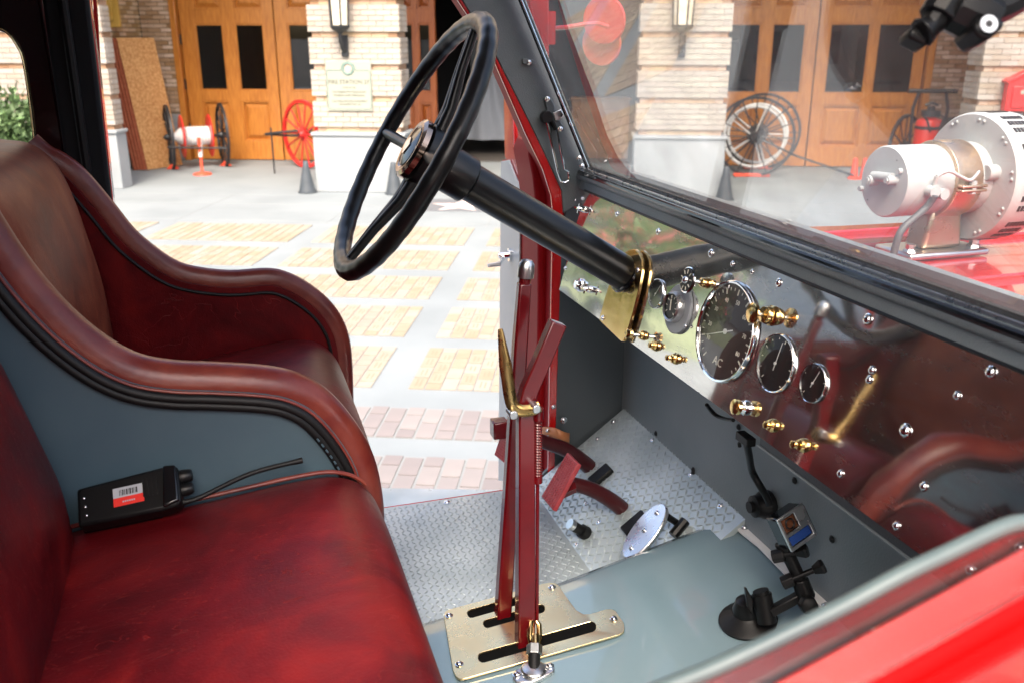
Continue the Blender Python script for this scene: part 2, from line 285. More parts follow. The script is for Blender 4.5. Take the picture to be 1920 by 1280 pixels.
# ------------------------------------------------------------------ mesh builder
class MB:
    def __init__(s): s.v = []; s.f = []; s.m = []; s.cur = 0
    def add(s, vs, fs):
        o = len(s.v); s.v += [tuple(float(c) for c in p) for p in vs]
        for f in fs: s.f.append(tuple(i+o for i in f)); s.m.append(s.cur)
        return s
    def box(s, c, size, ax=None):
        c = np.array(c, float); a = np.eye(3) if ax is None else np.array(ax, float)
        h = np.array(size, float)/2; vs = []
        for k in range(8):
            g = ((1 if k & 1 else -1)*h[0], (1 if k & 2 else -1)*h[1], (1 if k & 4 else -1)*h[2])
            vs.append(c + a[0]*g[0] + a[1]*g[1] + a[2]*g[2])
        fl = np.dot(np.cross(a[0], a[1]), a[2]) < 0
        F = [(0, 2, 3, 1), (4, 5, 7, 6), (0, 1, 5, 4), (2, 6, 7, 3), (0, 4, 6, 2), (1, 3, 7, 5)]
        return s.add(vs, [f[::-1] for f in F] if fl else F)
    def lathe(s, o, axis, prof, n=24, capa=True, capb=True, arc=None, ref=None):
        o = np.array(o, float); ax = unit(axis); u, w = perp(ax) if ref is None else (unit(ref), np.cross(ax, unit(ref)))
        vs = []; full = arc is None; cnt = n if full else n+1
        for r, h in prof:
            for k in range(cnt):
                t = 2*math.pi*k/n if full else arc[0]+(arc[1]-arc[0])*k/n
                vs.append(o + ax*h + (u*math.cos(t) + w*math.sin(t))*r)
        fs = []
        for i in range(len(prof)-1):
            for k in range(n):
                k2 = (k+1) % cnt
                fs.append((i*cnt+k, i*cnt+k2, (i+1)*cnt+k2, (i+1)*cnt+k))
        if full and capa and prof[0][0] > 1e-6: fs.append(tuple(range(n-1, -1, -1)))
        if full and capb and prof[-1][0] > 1e-6: b = (len(prof)-1)*n; fs.append(tuple(range(b, b+n)))
        return s.add(vs, fs)
    def cyl(s, p0, p1, r0, r1=None, n=14, caps=True):
        p0 = np.array(p0, float); p1 = np.array(p1, float); L = np.linalg.norm(p1-p0)
        return s.lathe(p0, p1-p0, [(r0, 0), (r0 if r1 is None else r1, L)], n, caps, caps)
    def tube(s, pts, r, n=8, caps=True, closed=False, asp=(1, 1), ref=None, phase=0.0):
        P = [np.array(p, float) for p in pts]; N = len(P)
        rs = r if isinstance(r, (list, tuple)) else [r]*N
        T = []
        for i in range(N):
            if closed: T.append(unit(P[(i+1) % N]-P[i-1]))
            else: T.append(unit(P[min(i+1, N-1)]-P[max(i-1, 0)]))
        if ref is not None:
            u = unit(np.array(ref, float) - T[0]*np.dot(ref, T[0]))
        else: u = perp(T[0])[0]
        vs = []
        for i in range(N):
            u = unit(u - T[i]*np.dot(u, T[i])); w = np.cross(T[i], u)
            for k in range(n):
                a = 2*math.pi*k/n + phase; vs.append(P[i] + (u*math.cos(a)*asp[0] + w*math.sin(a)*asp[1])*rs[i])
        fs = []
        for i in range(N if closed else N-1):
            j = (i+1) % N
            for k in range(n): k2 = (k+1) % n; fs.append((i*n+k, i*n+k2, j*n+k2, j*n+k))
        if caps and not closed: fs.append(tuple(range(n-1, -1, -1))); fs.append(tuple(range((N-1)*n, N*n)))
        return s.add(vs, fs)
    def torus(s, c, axis, Rr, r, n=40, k=8, asp=(1, 1)):
        u, w = perp(axis); c = np.array(c, float)
        return s.tube([c + (u*math.cos(2*math.pi*i/n)+w*math.sin(2*math.pi*i/n))*Rr for i in range(n)], r, k, closed=True, ref=unit(axis), asp=asp)
    def prism(s, pts, vec):
        P = [np.array(p, float) for p in pts]; v = np.array(vec, float); n = len(P)
        nr = np.zeros(3)
        for i in range(n): nr += np.cross(P[i], P[(i+1) % n])
        if np.dot(nr, v) > 0: P = P[::-1]
        vs = P + [p+v for p in P]
        fs = [tuple(range(n)), tuple(range(2*n-1, n-1, -1))] + [(i, i+n, (i+1) % n+n, (i+1) % n) for i in range(n)]
        return s.add(vs, fs)
    def holed(s, outer, holes, vec):
        # a flat plate with real holes, thickness vec
        v = np.array(vec, float); loops = [[np.array(p, float) for p in L] for L in [outer]+holes]
        flat = [p for L in loops for p in L]; nn = len(flat)
        tris = tessellate_polygon([[Vector(p) for p in L] for L in loops])
        fs = []
        for t in tris:
            a, b_, c = (flat[i] for i in t)
            if np.dot(np.cross(b_-a, c-a), v) < 0: t = (t[0], t[2], t[1])
            fs.append((t[0]+nn, t[1]+nn, t[2]+nn)); fs.append((t[0], t[2], t[1]))
        o = 0
        for L in loops:
            n = len(L)
            for i in range(n): fs.append((o+i, o+(i+1) % n, o+(i+1) % n+nn, o+i+nn))
            o += n
        return s.add(flat+[p+v for p in flat], fs)
    def sheet(s, rows):
        m = len(rows[0]); vs = [p for r_ in rows for p in r_]
        return s.add(vs, [(i*m+j, i*m+j+1, (i+1)*m+j+1, (i+1)*m+j) for i in range(len(rows)-1) for j in range(m-1)])
    def dome(s, c, axis, r, h, n=14):
        return s.lathe(c, axis, [(r, 0), (r*.92, h*.42), (r*.7, h*.75), (r*.38, h*.95), (0.0001, h)], n, True, False)
    def ball(s, c, r, n=12):
        return s.lathe(np.array(c)-np.array([0, 0, r]), (0, 0, 1), [(max(1e-4, r*math.sin(math.pi*i/8)), r-r*math.cos(math.pi*i/8)) for i in range(9)], n, False, False)
    def mesh(s, name, mats, org=(0, 0, 0), smooth=35):
        me = bpy.data.meshes.new(name); o = np.array(org, float)
        me.from_pydata([(p[0]-o[0], p[1]-o[1], p[2]-o[2]) for p in s.v], [], s.f)
        for m in (mats if isinstance(mats, (list, tuple)) else [mats]): me.materials.append(MATS[m])
        me.polygons.foreach_set('material_index', s.m)
        bm = bmesh.new(); bm.from_mesh(me); bmesh.ops.recalc_face_normals(bm, faces=bm.faces); bm.to_mesh(me); bm.free()
        if smooth:
            me.shade_smooth(); me.set_sharp_from_angle(angle=R(smooth))
        me.update(); return me
    def build(s, name, mats, parent=None, bevel=0, seg=2, smooth=35, sub=0, recalc=True, loc=None):
        base = wloc(parent) if parent is not None else (np.zeros(3) if loc is None else np.array(loc, float))
        ob = bpy.data.objects.new(name, s.mesh(name, mats, base, smooth)); COL.objects.link(ob)
        if parent is not None: ob.parent = parent
        elif loc is not None: ob.location = loc
        if bevel:
            b = ob.modifiers.new('bevel', 'BEVEL'); b.width = bevel; b.segments = seg; b.limit_method = 'ANGLE'; b.angle_limit = R(40)
        if sub:
            sm = ob.modifiers.new('subsurf', 'SUBSURF'); sm.levels = sub; sm.render_levels = sub
        return ob
def wloc(o):
    v = np.zeros(3)
    while o is not None: v += np.array(o.location); o = o.parent
    return v
def thing(name, label, cat, loc=(0, 0, 0), group=None):
    o = bpy.data.objects.new(name, None); COL.objects.link(o); o.location = loc; o.empty_display_size = .1
    o['label'] = label; o['category'] = cat
    if group: o['group'] = group
    return o
def tag(o, label, cat, group=None):
    o['label'] = label; o['category'] = cat
    if group: o['group'] = group
    return o
def inst(name, me, loc, parent, rot=None, scale=None):
    ob = bpy.data.objects.new(name, me); COL.objects.link(ob)
    ob.parent = parent; p = np.array(loc, float) - wloc(parent); ob.location = p
    if rot is not None: ob.rotation_euler = rot
    if scale is not None: ob.scale = scale
    return ob
def arrow_rot(n): return Vector(n).to_track_quat('Z', 'Y').to_euler()
def catmull(pts, k=6):
    P = [np.array(p, float) for p in pts]; out = []
    for i in range(len(P)-1):
        p0 = P[max(i-1, 0)]; p1 = P[i]; p2 = P[i+1]; p3 = P[min(i+2, len(P)-1)]
        for j in range(k):
            t = j/k; out.append(.5*((2*p1)+(-p0+p2)*t+(2*p0-5*p1+4*p2-p3)*t*t+(-p0+3*p1-3*p2+p3)*t**3))
    out.append(P[-1]); return out
def stuff(o): o['kind'] = 'stuff'; return o
def structure(o): o['kind'] = 'structure'; return o
# ================================================================== THE FIRE STATION (large structure)
G_ROT = (0, 0, -BANG)
bax = (BT, BN, UZ)
# ground: one sheet to the horizon, the concrete forecourt with paving let into it
g = MB(); g.box((0, 0, -.25), (1200, 1200, .44)); structure(g.build('ground', 'asphalt'))
fc = MB(); fc.box(B(0, 8.5, -.05), (60, 34, .10), bax)
forecourt = structure(fc.build('forecourt', 'concrete', bevel=0))
# tan engraved brick panels and red brick rows: bricks stand 5 mm out of recessed joints
def pv(name, m, lx, ly):
    b = MB(); b.box((0, 0, .0065), (lx, ly, .007)); return b.mesh(name, m, smooth=0)
tan_me = [pv('paver', 'tan_paver', .101, .196), pv('paver', 'tan_paver', .100, .195)]
red_me = [pv('paver', 'red_paver', .101, .206), pv('paver', 'red_paver', .101, .100)]
cols = [(-7.05, -5.52), (-5.27, -3.52), (-3.25, -1.47), (-1.22, .55)]
rows = [(10.98, 10.0), (9.70, 8.85), (8.55, 7.77), (7.52, 6.69), (6.44, 5.60)]
bed = MB(); restp = MB(); ink = MB(); n_ind = 0
order = [(r, c) for r in (4, 3, 2, 1, 0) for c in (1, 2, 3, 0) if not (c == 0 and r > 1)]
for r, c in order:
    t0, t1 = cols[c]; n1, n0 = rows[r]
    bed.box(B((t0+t1)/2, (n0+n1)/2, .0015), (t1-t0, n1-n0, .003), bax)
    nt_ = round((t1-t0)/.11); w = (t1-t0)/nt_; nn = 4; h = (n1-n0)/nn
    for i in range(nt_):
        for j in range(nn+1):
            a = j*h - (h/2 if i % 2 else 0); b_ = min(a+h, n1-n0); a = max(a, 0)
            if b_-a < .03: continue
            P = B(t0+(i+.5)*w, n0+(a+b_)/2, .0)
            full = abs((b_-a)-h) < 1e-6
            if n_ind < 215 and c in (1, 2) and full:
                inst('paver', tan_me[(i+j) % 2], P, forecourt, (0, 0, -BANG+random.uniform(-.008, .008))); n_ind += 1
            else:
                restp.box(P+UZ*(.0065+random.uniform(-.001, .001)), (w-.010, b_-a-.010, .007), bax)
            if r > 0 and full and (i*7+j*3+r) % 3:      # engraved lettering worn to two or three dark strokes
                for q in range(2):
                    ink.box(P + BT*((q-.5)*.03) + UZ*.0104 + BN*random.uniform(-.01, .01), (.010, random.uniform(.08, .13), .0012), bax)
for (n1, n0) in ((5.28, 4.82), (4.58, 4.12)):
    t = -1.85; bed.box(B(-.5, (n0+n1)/2, .0015), (2.9, n1-n0, .003), bax); k = 0
    while t < .9:
        a = n0 + (0 if k % 2 else -.105)
        while a < n1-.01:
            lo, hi = max(a, n0), min(a+.22, n1); full = hi-lo > .2
            P = B(t+.055, (lo+hi)/2, 0)
            if hi-lo > .03: inst('paver', red_me[0 if full else 1], P, forecourt, (0, 0, -BANG+random.uniform(-.01, .01)), (1, (hi-lo-.012)/(.206 if full else .1), 1))
            a += .22
        t += .118; k += 1
stuff(bed.build('mortar_bed', 'mortar', forecourt, smooth=0)); stuff(restp.build('far_pavers', 'tan_paver', forecourt, smooth=0)); stuff(ink.build('engraved_strokes', 'stroke_tan', forecourt, smooth=0))
# saw-cut joints of the concrete
jt = MB()
for nn in (11.25, 12.45, 13.2): jt.box(B(-2, nn, .0012), (26, .014, .0024), bax)
for tt in (-7.9, -5.4, -3.4, -1.35, .7, 2.8, 5): jt.box(B(tt, 12.2, .0014), (.012, 2.2, .0024), bax)
stuff(jt.build('concrete_joints', 'mortar', forecourt, smooth=0))
# star plaque let into the forecourt
sp = thing('star_plaque', 'dark grey paving slab with a pale pink five pointed star set into the concrete', 'star plaque', B(-1.87, 12.55, 0))
m_ = MB(); m_.box(B(-1.87, 12.55, .004), (1.05, .95, .008), bax); m_.build('slab', 'star_grey', sp)
pts = [B(-1.87 + .44*(1 if k % 2 == 0 else .40)*math.sin(k*math.pi/5), 12.5 + .44*(1 if k % 2 == 0 else .40)*math.cos(k*math.pi/5), .0081) for k in range(10)]
m_ = MB(); m_.prism(pts, UZ*.004); m_.build('star', 'star_pink', sp)

# ---- the station
station = thing('fire_station', 'cream brick fire station with banded pillars and tall varnished timber doors', 'fire station', B(-1, 17, 0))
FN = 13.6
def pillar(t0, t1, single, dep=.5):
    W = t1-t0; c = (t0+t1)/2
    m = MB(); m.box(B(c, FN+.05+dep/2, 2.6), (W-.10, dep-.02, 5.2), bax); p = m.build('pillar', 'brick_mortar', station, smooth=0)
    m = MB(); m.box(B(c, FN-.06+dep/2+.06, .42), (W+.03, dep+.12, .84), bax); m.box(B(c, FN+dep/2, .865), (W+.08, dep+.18, .05), bax); m.build('plinth', 'pier_stone', p, bevel=.012)
    band = MB(); rest = MB(); z = .89
    cz = .075
    while z < 5.0:
        # one recessed course, then a raised band of five
        for course in range(6):
            z0 = z+course*cz; raised = course > 0; off = 0.0 if raised else .045; inset = 0.0 if raised else .045
            a0, a1 = t0+inset, t1-inset; n = max(1, round((a1-a0)/.245)); w = (a1-a0)/n
            sh = 0 if course % 2 else .5
            k = -sh
            while k < n:
                x0 = max(a0, a0+k*w); x1 = min(a1, a0+(k+1)*w); k += 1
                if x1-x0 < .04: continue
                P = B((x0+x1)/2, FN+off+.02, z0+cz/2)
                if single and z0 < 2.75 and x1-x0 > .2:
                    inst('brick', brick_me[0 if raised else 1], P, p, (R(random.uniform(-.4, .4)), 0, -BANG), ((x1-x0-.005)/.238, 1, 1))
                else:
                    rest.cur = 0 if raised else 1
                    rest.box(P, (x1-x0-.005, .05, cz-.007), bax)
            # side returns
            for sgn, tt in ((-1, a0), (1, a1)):
                for q in range(max(1, int(dep/.25))):
                    rest.cur = 0 if raised else 1
                    bw_ = dep/max(1, int(dep/.25)); rest.box(B(tt-sgn*.012, FN+off+.045+bw_*(q+.5), z0+cz/2), (.03, bw_-.008, cz-.007), bax)
        band.box(B(c, FN+.02+dep/2, z+cz*3.5), (W-.03, dep+.0, cz*5-.012), bax)
        z += cz*6
    band.build('band_core', 'brick_mortar', p, smooth=0)
    stuff(rest.build('brickwork', ['cream_brick', 'tan_brick'], p, smooth=0)); return p
bm1 = MB(); bm1.box((0, 0, 0), (.238, .05, .068)); bm2 = MB(); bm2.box((0, 0, 0), (.238, .05, .068))
brick_me = [bm1.mesh('brick', 'cream_brick', smooth=0), bm2.mesh('brick', 'tan_brick', smooth=0)]
pillar(-4.235, -2.88, True); pillar(.556, 1.836, True); pillar(-9.6, -7.35, False, .2); pillar(5.256, 6.9, False)
# upper wall and porch ceiling: out of view, added to shade the recess
m = MB(); m.box(B(-1.5, FN+.28, 7.0), (24, .5, 3.6), bax); m.build('unseen_upper_wall', 'facade_tan', station, smooth=0)
m = MB(); m.box(B(-1.5, 15.9, 5.4), (24, 4.0, .15), bax); m.build('unseen_porch_ceiling', 'facade_tan', station, smooth=0)
# recessed brick walls of the porch
def brickwall(t0, t1, n, face, zmax=4.4, stone=.9):
    # face 'N': faces the street; face +1/-1: return wall running back, facing +T / -T, given t0==t1
    m = MB()
    if face == 'N': m.box(B((t0+t1)/2, n+.15, zmax/2), (t1-t0, .26, zmax), bax)
    else: m.box(B(t0-face*.15, (n[0]+n[1])/2, zmax/2), (.26, n[1]-n[0], zmax), bax)
    w_ = m.build('porch_wall', 'dark_mortar', station, smooth=0)
    br = MB(); z = stone; c = 0
    while z < 3.6:
        a0, a1 = (t0, t1) if face == 'N' else n
        x = a0 - (.12 if c % 2 else 0)
        while x < a1-.01:
            l, r_ = max(x, a0), min(x+.245, a1)
            if r_-l > .03:
                if face == 'N': br.box(B((l+r_)/2, n+.008, z+.0375), (r_-l-.014, .03, .060), bax)
                else: br.box(B(t0-face*.008, (l+r_)/2, z+.0375), (.03, r_-l-.014, .060), bax)
            x += .245
        z += .075; c += 1
    stuff(br.build('brickwork', 'tan_brick', w_, smooth=0))
    st = MB()
    if face == 'N': st.box(B((t0+t1)/2, n+.04, stone/2-.02), (t1-t0+.01, .14, stone-.05), bax)
    else: st.box(B(t0-face*.04, (n[0]+n[1])/2, stone/2-.02), (.14, n[1]-n[0], stone-.05), bax)
    st.build('stone_base', 'pier_stone', w_, bevel=.01)
brickwall(-8.45, -7.85, 17.02, 'N'); brickwall(-8.45, -8.45, (15.2, 17.0), 1)
brickwall(5.76, 6.35, 17.02, 'N'); brickwall(6.35, 6.35, (15.2, 17.0), -1)
brickwall(-4.1, -3.62, 17.02, 'N'); brickwall(.75, 1.86, 17.02, 'N')
m = MB(); m.box(B(-1.5, 17.2, 4.45), (16, .3, 1.8), bax); m.build('door_lintel', 'facade_tan', station, smooth=0)

# ---- timber doors: stiles and rails with raised panels and dark panes
def door_leaf(t0, t1, ncol, n=17.1, wood='door_wood', glass='pane_glass', gaps=None, zt=3.55, ax=None):
    # gaps: list of (x0,x1) pane columns; built in real members
    A = ax or (lambda t, off, z: B(t, n+off, z)); axs = bax if ax is None else ax(None, None, None)
    def bx(mb, a, b, z0, z1, o0, o1): mb.box(A((a+b)/2, (o0+o1)/2, (z0+z1)/2), (abs(b-a), abs(o1-o0), z1-z0), axs)
    m = MB()
    for (z0, z1) in ((.015, .36), (1.10, 1.29), (2.47, 2.72), (3.35, zt)): bx(m, t0, t1, z0, z1, -.03, .03)
    xs = [t0] + [v for g_ in gaps for v in g_] + [t1]
    for i in range(0, len(xs), 2): bx(m, xs[i], xs[i+1], .012, zt+.003, -.033, .033)
    d = m.build('timber_door', wood, station, bevel=.006, seg=1)
    for (a, b) in gaps:
        for z0, z1, isg in ((.36, 1.10, 0), (1.29, 2.47, 1), (2.72, 3.35, 0)):
            mm = MB()
            if isg:
                mm.box(A((a+b)/2, .008, (z0+z1)/2), (b-a-.01, .008, z1-z0-.01), axs); mm.build('window_pane', glass, d, smooth=0)
                fr = MB()
                for q in ((a, a+.028, z0, z1), (b-.028, b, z0, z1)): bx(fr, q[0], q[1], q[2], q[3], -.022, .0)
                for q in ((a+.028, b-.028, z0, z0+.028), (a+.028, b-.028, z1-.028, z1)): bx(fr, q[0], q[1], q[2], q[3], -.021, .0)
                fr.build('glazing_bead', wood, d, bevel=.004, seg=1)
            else:
                bx(mm, a, b, z0, z1, .03, .05)
                f0 = [A(a+.045, .03, z0+.045), A(b-.045, .03, z0+.045), A(b-.045, .03, z1-.045), A(a+.045, .03, z1-.045)]
                f1 = [A(a+.115, -.018, z0+.115), A(b-.115, -.018, z0+.115), A(b-.115, -.018, z1-.115), A(a+.115, -.018, z1-.115)]
                mm.add(f0+f1, [(4, 5, 6, 7), (0, 1, 5, 4), (1, 2, 6, 5), (2, 3, 7, 6), (3, 0, 4, 7)])
                for q in ((a, a+.03, z0, z1), (b-.03, b, z0, z1)): bx(mm, q[0], q[1], q[2], q[3], -.018, .03)
                for q in ((a+.03, b-.03, z0, z0+.03), (a+.03, b-.03, z1-.03, z1)): bx(mm, q[0], q[1], q[2], q[3], -.0175, .03)
                mm.build('raised_panel', wood, d, smooth=0)
    return d
d1 = door_leaf(-7.72, -5.945, 2, gaps=[(-7.445, -6.915), (-6.685, -6.145)])
d2 = door_leaf(-5.925, -4.15, 2, gaps=[(-5.69, -5.15), (-4.95, -4.40)])
for d in (d1,):
    h = MB()
    for z in (2.2, 1.4, .6): h.cyl(B(-7.735, 17.05, z-.09), B(-7.735, 17.05, z+.09), .018, n=8)
    h.build('hinge', 'iron_black', d)
door_leaf(1.98, 3.765, 2, gaps=[(2.22, 2.80), (2.99, 3.57)])
door_leaf(3.785, 5.62, 2, gaps=[(3.97, 4.66), (4.79, 5.46)])
for a, b in ((-7.86, -7.74), (5.64, 5.76), (1.86, 1.96)):
    m = MB(); m.box(B((a+b)/2, 17.07, 1.95), (b-a-.004, .22, 3.9), bax); m.build('door_jamb', 'door_wood', station, bevel=.01)
# open leaf of the middle doorway, folded back against the opening
q0, q1 = B(-3.60, 17.06, 0), B(-2.93, 16.9, 0); lu = unit(q1-q0); ln = np.cross(UZ, lu)
def leaf_ax(t, off, z): return (lu, ln, UZ) if t is None else q0 + lu*t + ln*off + UZ*z
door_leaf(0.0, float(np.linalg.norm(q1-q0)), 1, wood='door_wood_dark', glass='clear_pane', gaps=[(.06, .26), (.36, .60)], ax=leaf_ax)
# dark garage behind the doorway and the panes
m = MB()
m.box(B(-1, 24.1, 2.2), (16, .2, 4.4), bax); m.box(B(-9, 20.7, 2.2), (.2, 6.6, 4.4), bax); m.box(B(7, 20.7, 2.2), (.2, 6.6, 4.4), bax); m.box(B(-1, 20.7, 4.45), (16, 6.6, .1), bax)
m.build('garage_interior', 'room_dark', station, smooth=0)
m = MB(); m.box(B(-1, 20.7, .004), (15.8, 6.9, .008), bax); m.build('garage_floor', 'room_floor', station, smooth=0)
m = MB(); m.box(B(-2.35, 20.6, 1.9), (.9, .12, 3.4), bax); m.build('grey_partition', 'partition_grey', station)
# ochre shutter at the far left recess
oc = MB(); oc.box(B(-8.55, 15.9, 3.05), (.60, .06, 1.3), bax); o_ = oc.build('wall_shutter', 'ochre_wood', station, bevel=.01)
oc = MB(); oc.box(B(-8.55, 15.85, 2.95), (.40, .03, .9), bax); oc.build('shutter_panel', 'ochre_wood', o_, bevel=.01)
# things inside the doorway
cb = thing('cabinet', 'low brown wooden cabinet standing in the dark garage doorway', 'cabinet', B(-1.15, 18.4, 0))
m = MB(); m.box(B(-1.15, 18.4, .5), (1.0, .5, 1.0), bax); m.build('body', 'cabinet_wood', cb, bevel=.01)
for k in (-.25, .25):
    m = MB(); m.box(B(-1.15+k, 18.14, .5), (.44, .03, .78), bax); dd = m.build('cabinet_door', 'cabinet_wood', cb, bevel=.012)
m = MB(); m.box(B(-1.15, 18.38, 1.015), (1.06, .56, .03), bax); m.build('top', 'cabinet_wood', cb, bevel=.006)
cb2 = thing('counter', 'wooden counter with framed doors seen through the windshield', 'counter', B(.05, 18.2, 0))
m = MB(); m.box(B(.05, 18.2, .55), (1.1, .5, 1.1), bax); m.build('body', 'cabinet_wood', cb2, bevel=.01)
for k in (-.27, .27):
    m = MB(); m.box(B(.05+k, 17.94, .5), (.46, .03, .8), bax); m.build('cabinet_door', 'cabinet_wood', cb2, bevel=.012)
m = MB(); m.box(B(.05, 18.18, 1.12), (1.16, .56, .04), bax); m.build('top', 'cabinet_wood', cb2, bevel=.006)
# draped cloth
rowsC = []
for i in range(9):
    z = 1.75 - i*.18; wv = .25+.05*i
    rowsC.append([B(-2.2 + wv*math.cos(a)*1.1, 18.6 - wv*.7*math.sin(a) + .05*math.sin(a*9+i*.3), z) for a in np.linspace(0, math.pi, 26)])
m = MB(); m.sheet(rowsC); m.prism([p for p in rowsC[0]], UZ*.01)
tag(m.build('dust_sheet', 'cloth_white', smooth=60), 'pale blue grey dust sheet draped in the dark garage doorway', 'dust sheet')

# ---- lanterns on the pillars
def lantern(t, label):
    z0 = 2.0; th = thing('wall_lantern', label, 'lantern', B(t, FN, 1.95), 'wall lanterns on the pillars')
    c = lambda z, off=-.17: B(t, FN+off, z)
    m = MB(); m.box(B(t+.02, FN-.02, 2.12), (.10, .04, .30), bax); m.tube([B(t+.02, FN-.04, 2.05), B(t, FN-.1, 2.09), c(2.2), c(2.3)], [.03, .03, .028, .03], 8); m.build('bracket', 'iron_black', th, bevel=.004)
    m = MB(); m.lathe(c(2.28), UZ, [(.03, 0), (.06, .03), (.13, .07), (.15, .10), (.15, .125)], 6); m.build('lantern_base', 'iron_black', th, smooth=0)
    m = MB(); m.lathe(c(2.40), UZ, [(.12, 0), (.155, .85)], 6); m.build('lantern_glass', 'lamp_glass', th, smooth=0)
    m = MB(); u, w = perp(UZ)
    for k in range(6):
        a = 2*math.pi*k/6; m.tube([c(2.40)+(u*math.cos(a)+w*math.sin(a))*.128, c(3.26)+(u*math.cos(a)+w*math.sin(a))*.165], .013, 6)
    m.lathe(c(3.25), UZ, [(.18, 0), (.18, .04), (.06, .22), (.02, .3)], 6); m.build('lantern_cage', 'iron_black', th, smooth=0)
lantern(-3.71, 'black wall lantern on the pillar above the station sign')
lantern(1.13, 'black wall lantern on the bare pillar seen through the windshield')

# ---- station sign
sg = thing('station_sign', 'cream plaque on the pillar reading FIRE STATION 27', 'sign', B(-3.66, FN, 1.2))
sn = FN-.03
S_ = lambda t, z, off=0: B(t, sn+off, z)
m = MB(); m.prism([S_(-4.0, 1.20), S_(-3.32, 1.20), S_(-3.32, 1.91), S_(-4.0, 1.91)], BN*.03); m.build('board', 'sign_cream', sg, bevel=.008)
fr = [(-3.98, 1.24)] + [(-3.98, 1.78)] + [(-3.79, 1.79), (-3.765, 1.81)]
arc = [(-3.66 + .105*math.cos(a), 1.80 + .105*math.sin(a)) for a in np.linspace(math.pi*1.02, -.02*math.pi, 14)]
outl = [(-3.97, 1.235), (-3.985, 1.26), (-3.985, 1.765), (-3.97, 1.785), (-3.775, 1.785)] + arc + [(-3.545, 1.785), (-3.35, 1.785), (-3.335, 1.765), (-3.335, 1.26), (-3.35, 1.235)]
m = MB(); m.tube([S_(a, b, -.002) for a, b in outl], .006, 6, closed=True); m.build('border', 'sign_green', sg)
m = MB(); m.torus(S_(-3.66, 1.805, -.003), BN, .075, .017, 28, 6); m.cur = 1; m.cyl(S_(-3.66, 1.805, .0), S_(-3.66, 1.805, -.004), .05, n=20)
m.prism([S_(-3.69, 1.78, -.004), S_(-3.63, 1.78, -.004), S_(-3.625, 1.82, -.004), S_(-3.645, 1.835, -.004), S_(-3.66, 1.815, -.004), S_(-3.68, 1.838, -.004), S_(-3.70, 1.82, -.004)], BN*-.003)
m.build('emblem', ['sign_green', 'sign_pink'], sg)
def text(body, size, frame, name, m, parent, ext=.001, sx=1.0):
    cu = bpy.data.curves.new(name, 'FONT'); cu.body = body; cu.size = size; cu.align_x = 'CENTER'; cu.align_y = 'CENTER'; cu.extrude = ext; cu.resolution_u = 2
    tmp = bpy.data.objects.new(name, cu); COL.objects.link(tmp)
    dg = bpy.context.evaluated_depsgraph_get(); me = bpy.data.meshes.new_from_object(tmp.evaluated_get(dg)); bpy.data.objects.remove(tmp)
    o, u, v = (np.array(q, float) for q in frame); u = unit(u); v = unit(v); nrm = np.cross(u, v)
    M = Matrix(((u[0]*sx, v[0], nrm[0], 0), (u[1]*sx, v[1], nrm[1], 0), (u[2]*sx, v[2], nrm[2], 0), (0, 0, 0, 1)))
    me.transform(M); me.materials.clear(); me.materials.append(MATS[m])
    ob = bpy.data.objects.new(name, me); COL.objects.link(ob); ob.parent = parent; ob.location = o - wloc(parent); return ob
for body, z, s in (('FIRE STATION 27', 1.615, .082), ('HOME OF THE', 1.535, .030), ('Los Angeles Fire Department', 1.478, .042), ('MUSEUM AND MEMORIAL', 1.425, .041), ('CULTURAL HISTORIC MONUMENT', 1.342, .034), ('MONUMENT NO. 165', 1.298, .034)):
    text(body, s, (S_(-3.66, z, -.002), BT, UZ), 'lettering', 'sign_ink', sg, .001)

# ---- fire alarm box on the right pillar
al = thing('alarm_box', 'red gabled fire alarm box mounted on the right hand pillar', 'alarm box', B(5.72, FN, 1.2))
A_ = lambda t, z, o=0: B(t+.12, FN-.02+o, z-.07)
m = MB(); m.prism([A_(5.46, 1.34), A_(6.0, 1.34), A_(6.0, 1.74), A_(5.73, 1.88), A_(5.46, 1.74)], BN*-.16); m.build('box', 'alarm_red', al, bevel=.015)
m = MB(); m.prism([A_(5.42, 1.75, -.18), A_(5.44, 1.71, -.18), A_(5.73, 1.86, -.18), A_(6.02, 1.71, -.18), A_(6.04, 1.75, -.18), A_(5.73, 1.91, -.18)], BN*.19); m.build('roof', 'alarm_red', al, bevel=.008)
m = MB(); m.prism([A_(5.52, 1.39, -.165), A_(5.94, 1.39, -.165), A_(5.94, 1.68, -.165), A_(5.52, 1.68, -.165)], BN*-.02); d_ = m.build('box_door', 'alarm_red', al, bevel=.01)
m = MB(); m.box(A_(5.72, 1.60, -.19), (.20, .012, .05), bax); m.build('name_plate', 'sign_cream', al)
m = MB(); m.box(A_(5.68, 1.22, -.05), (.11, .09, .20), bax); m.build('conduit_box', 'steel', al, bevel=.01)

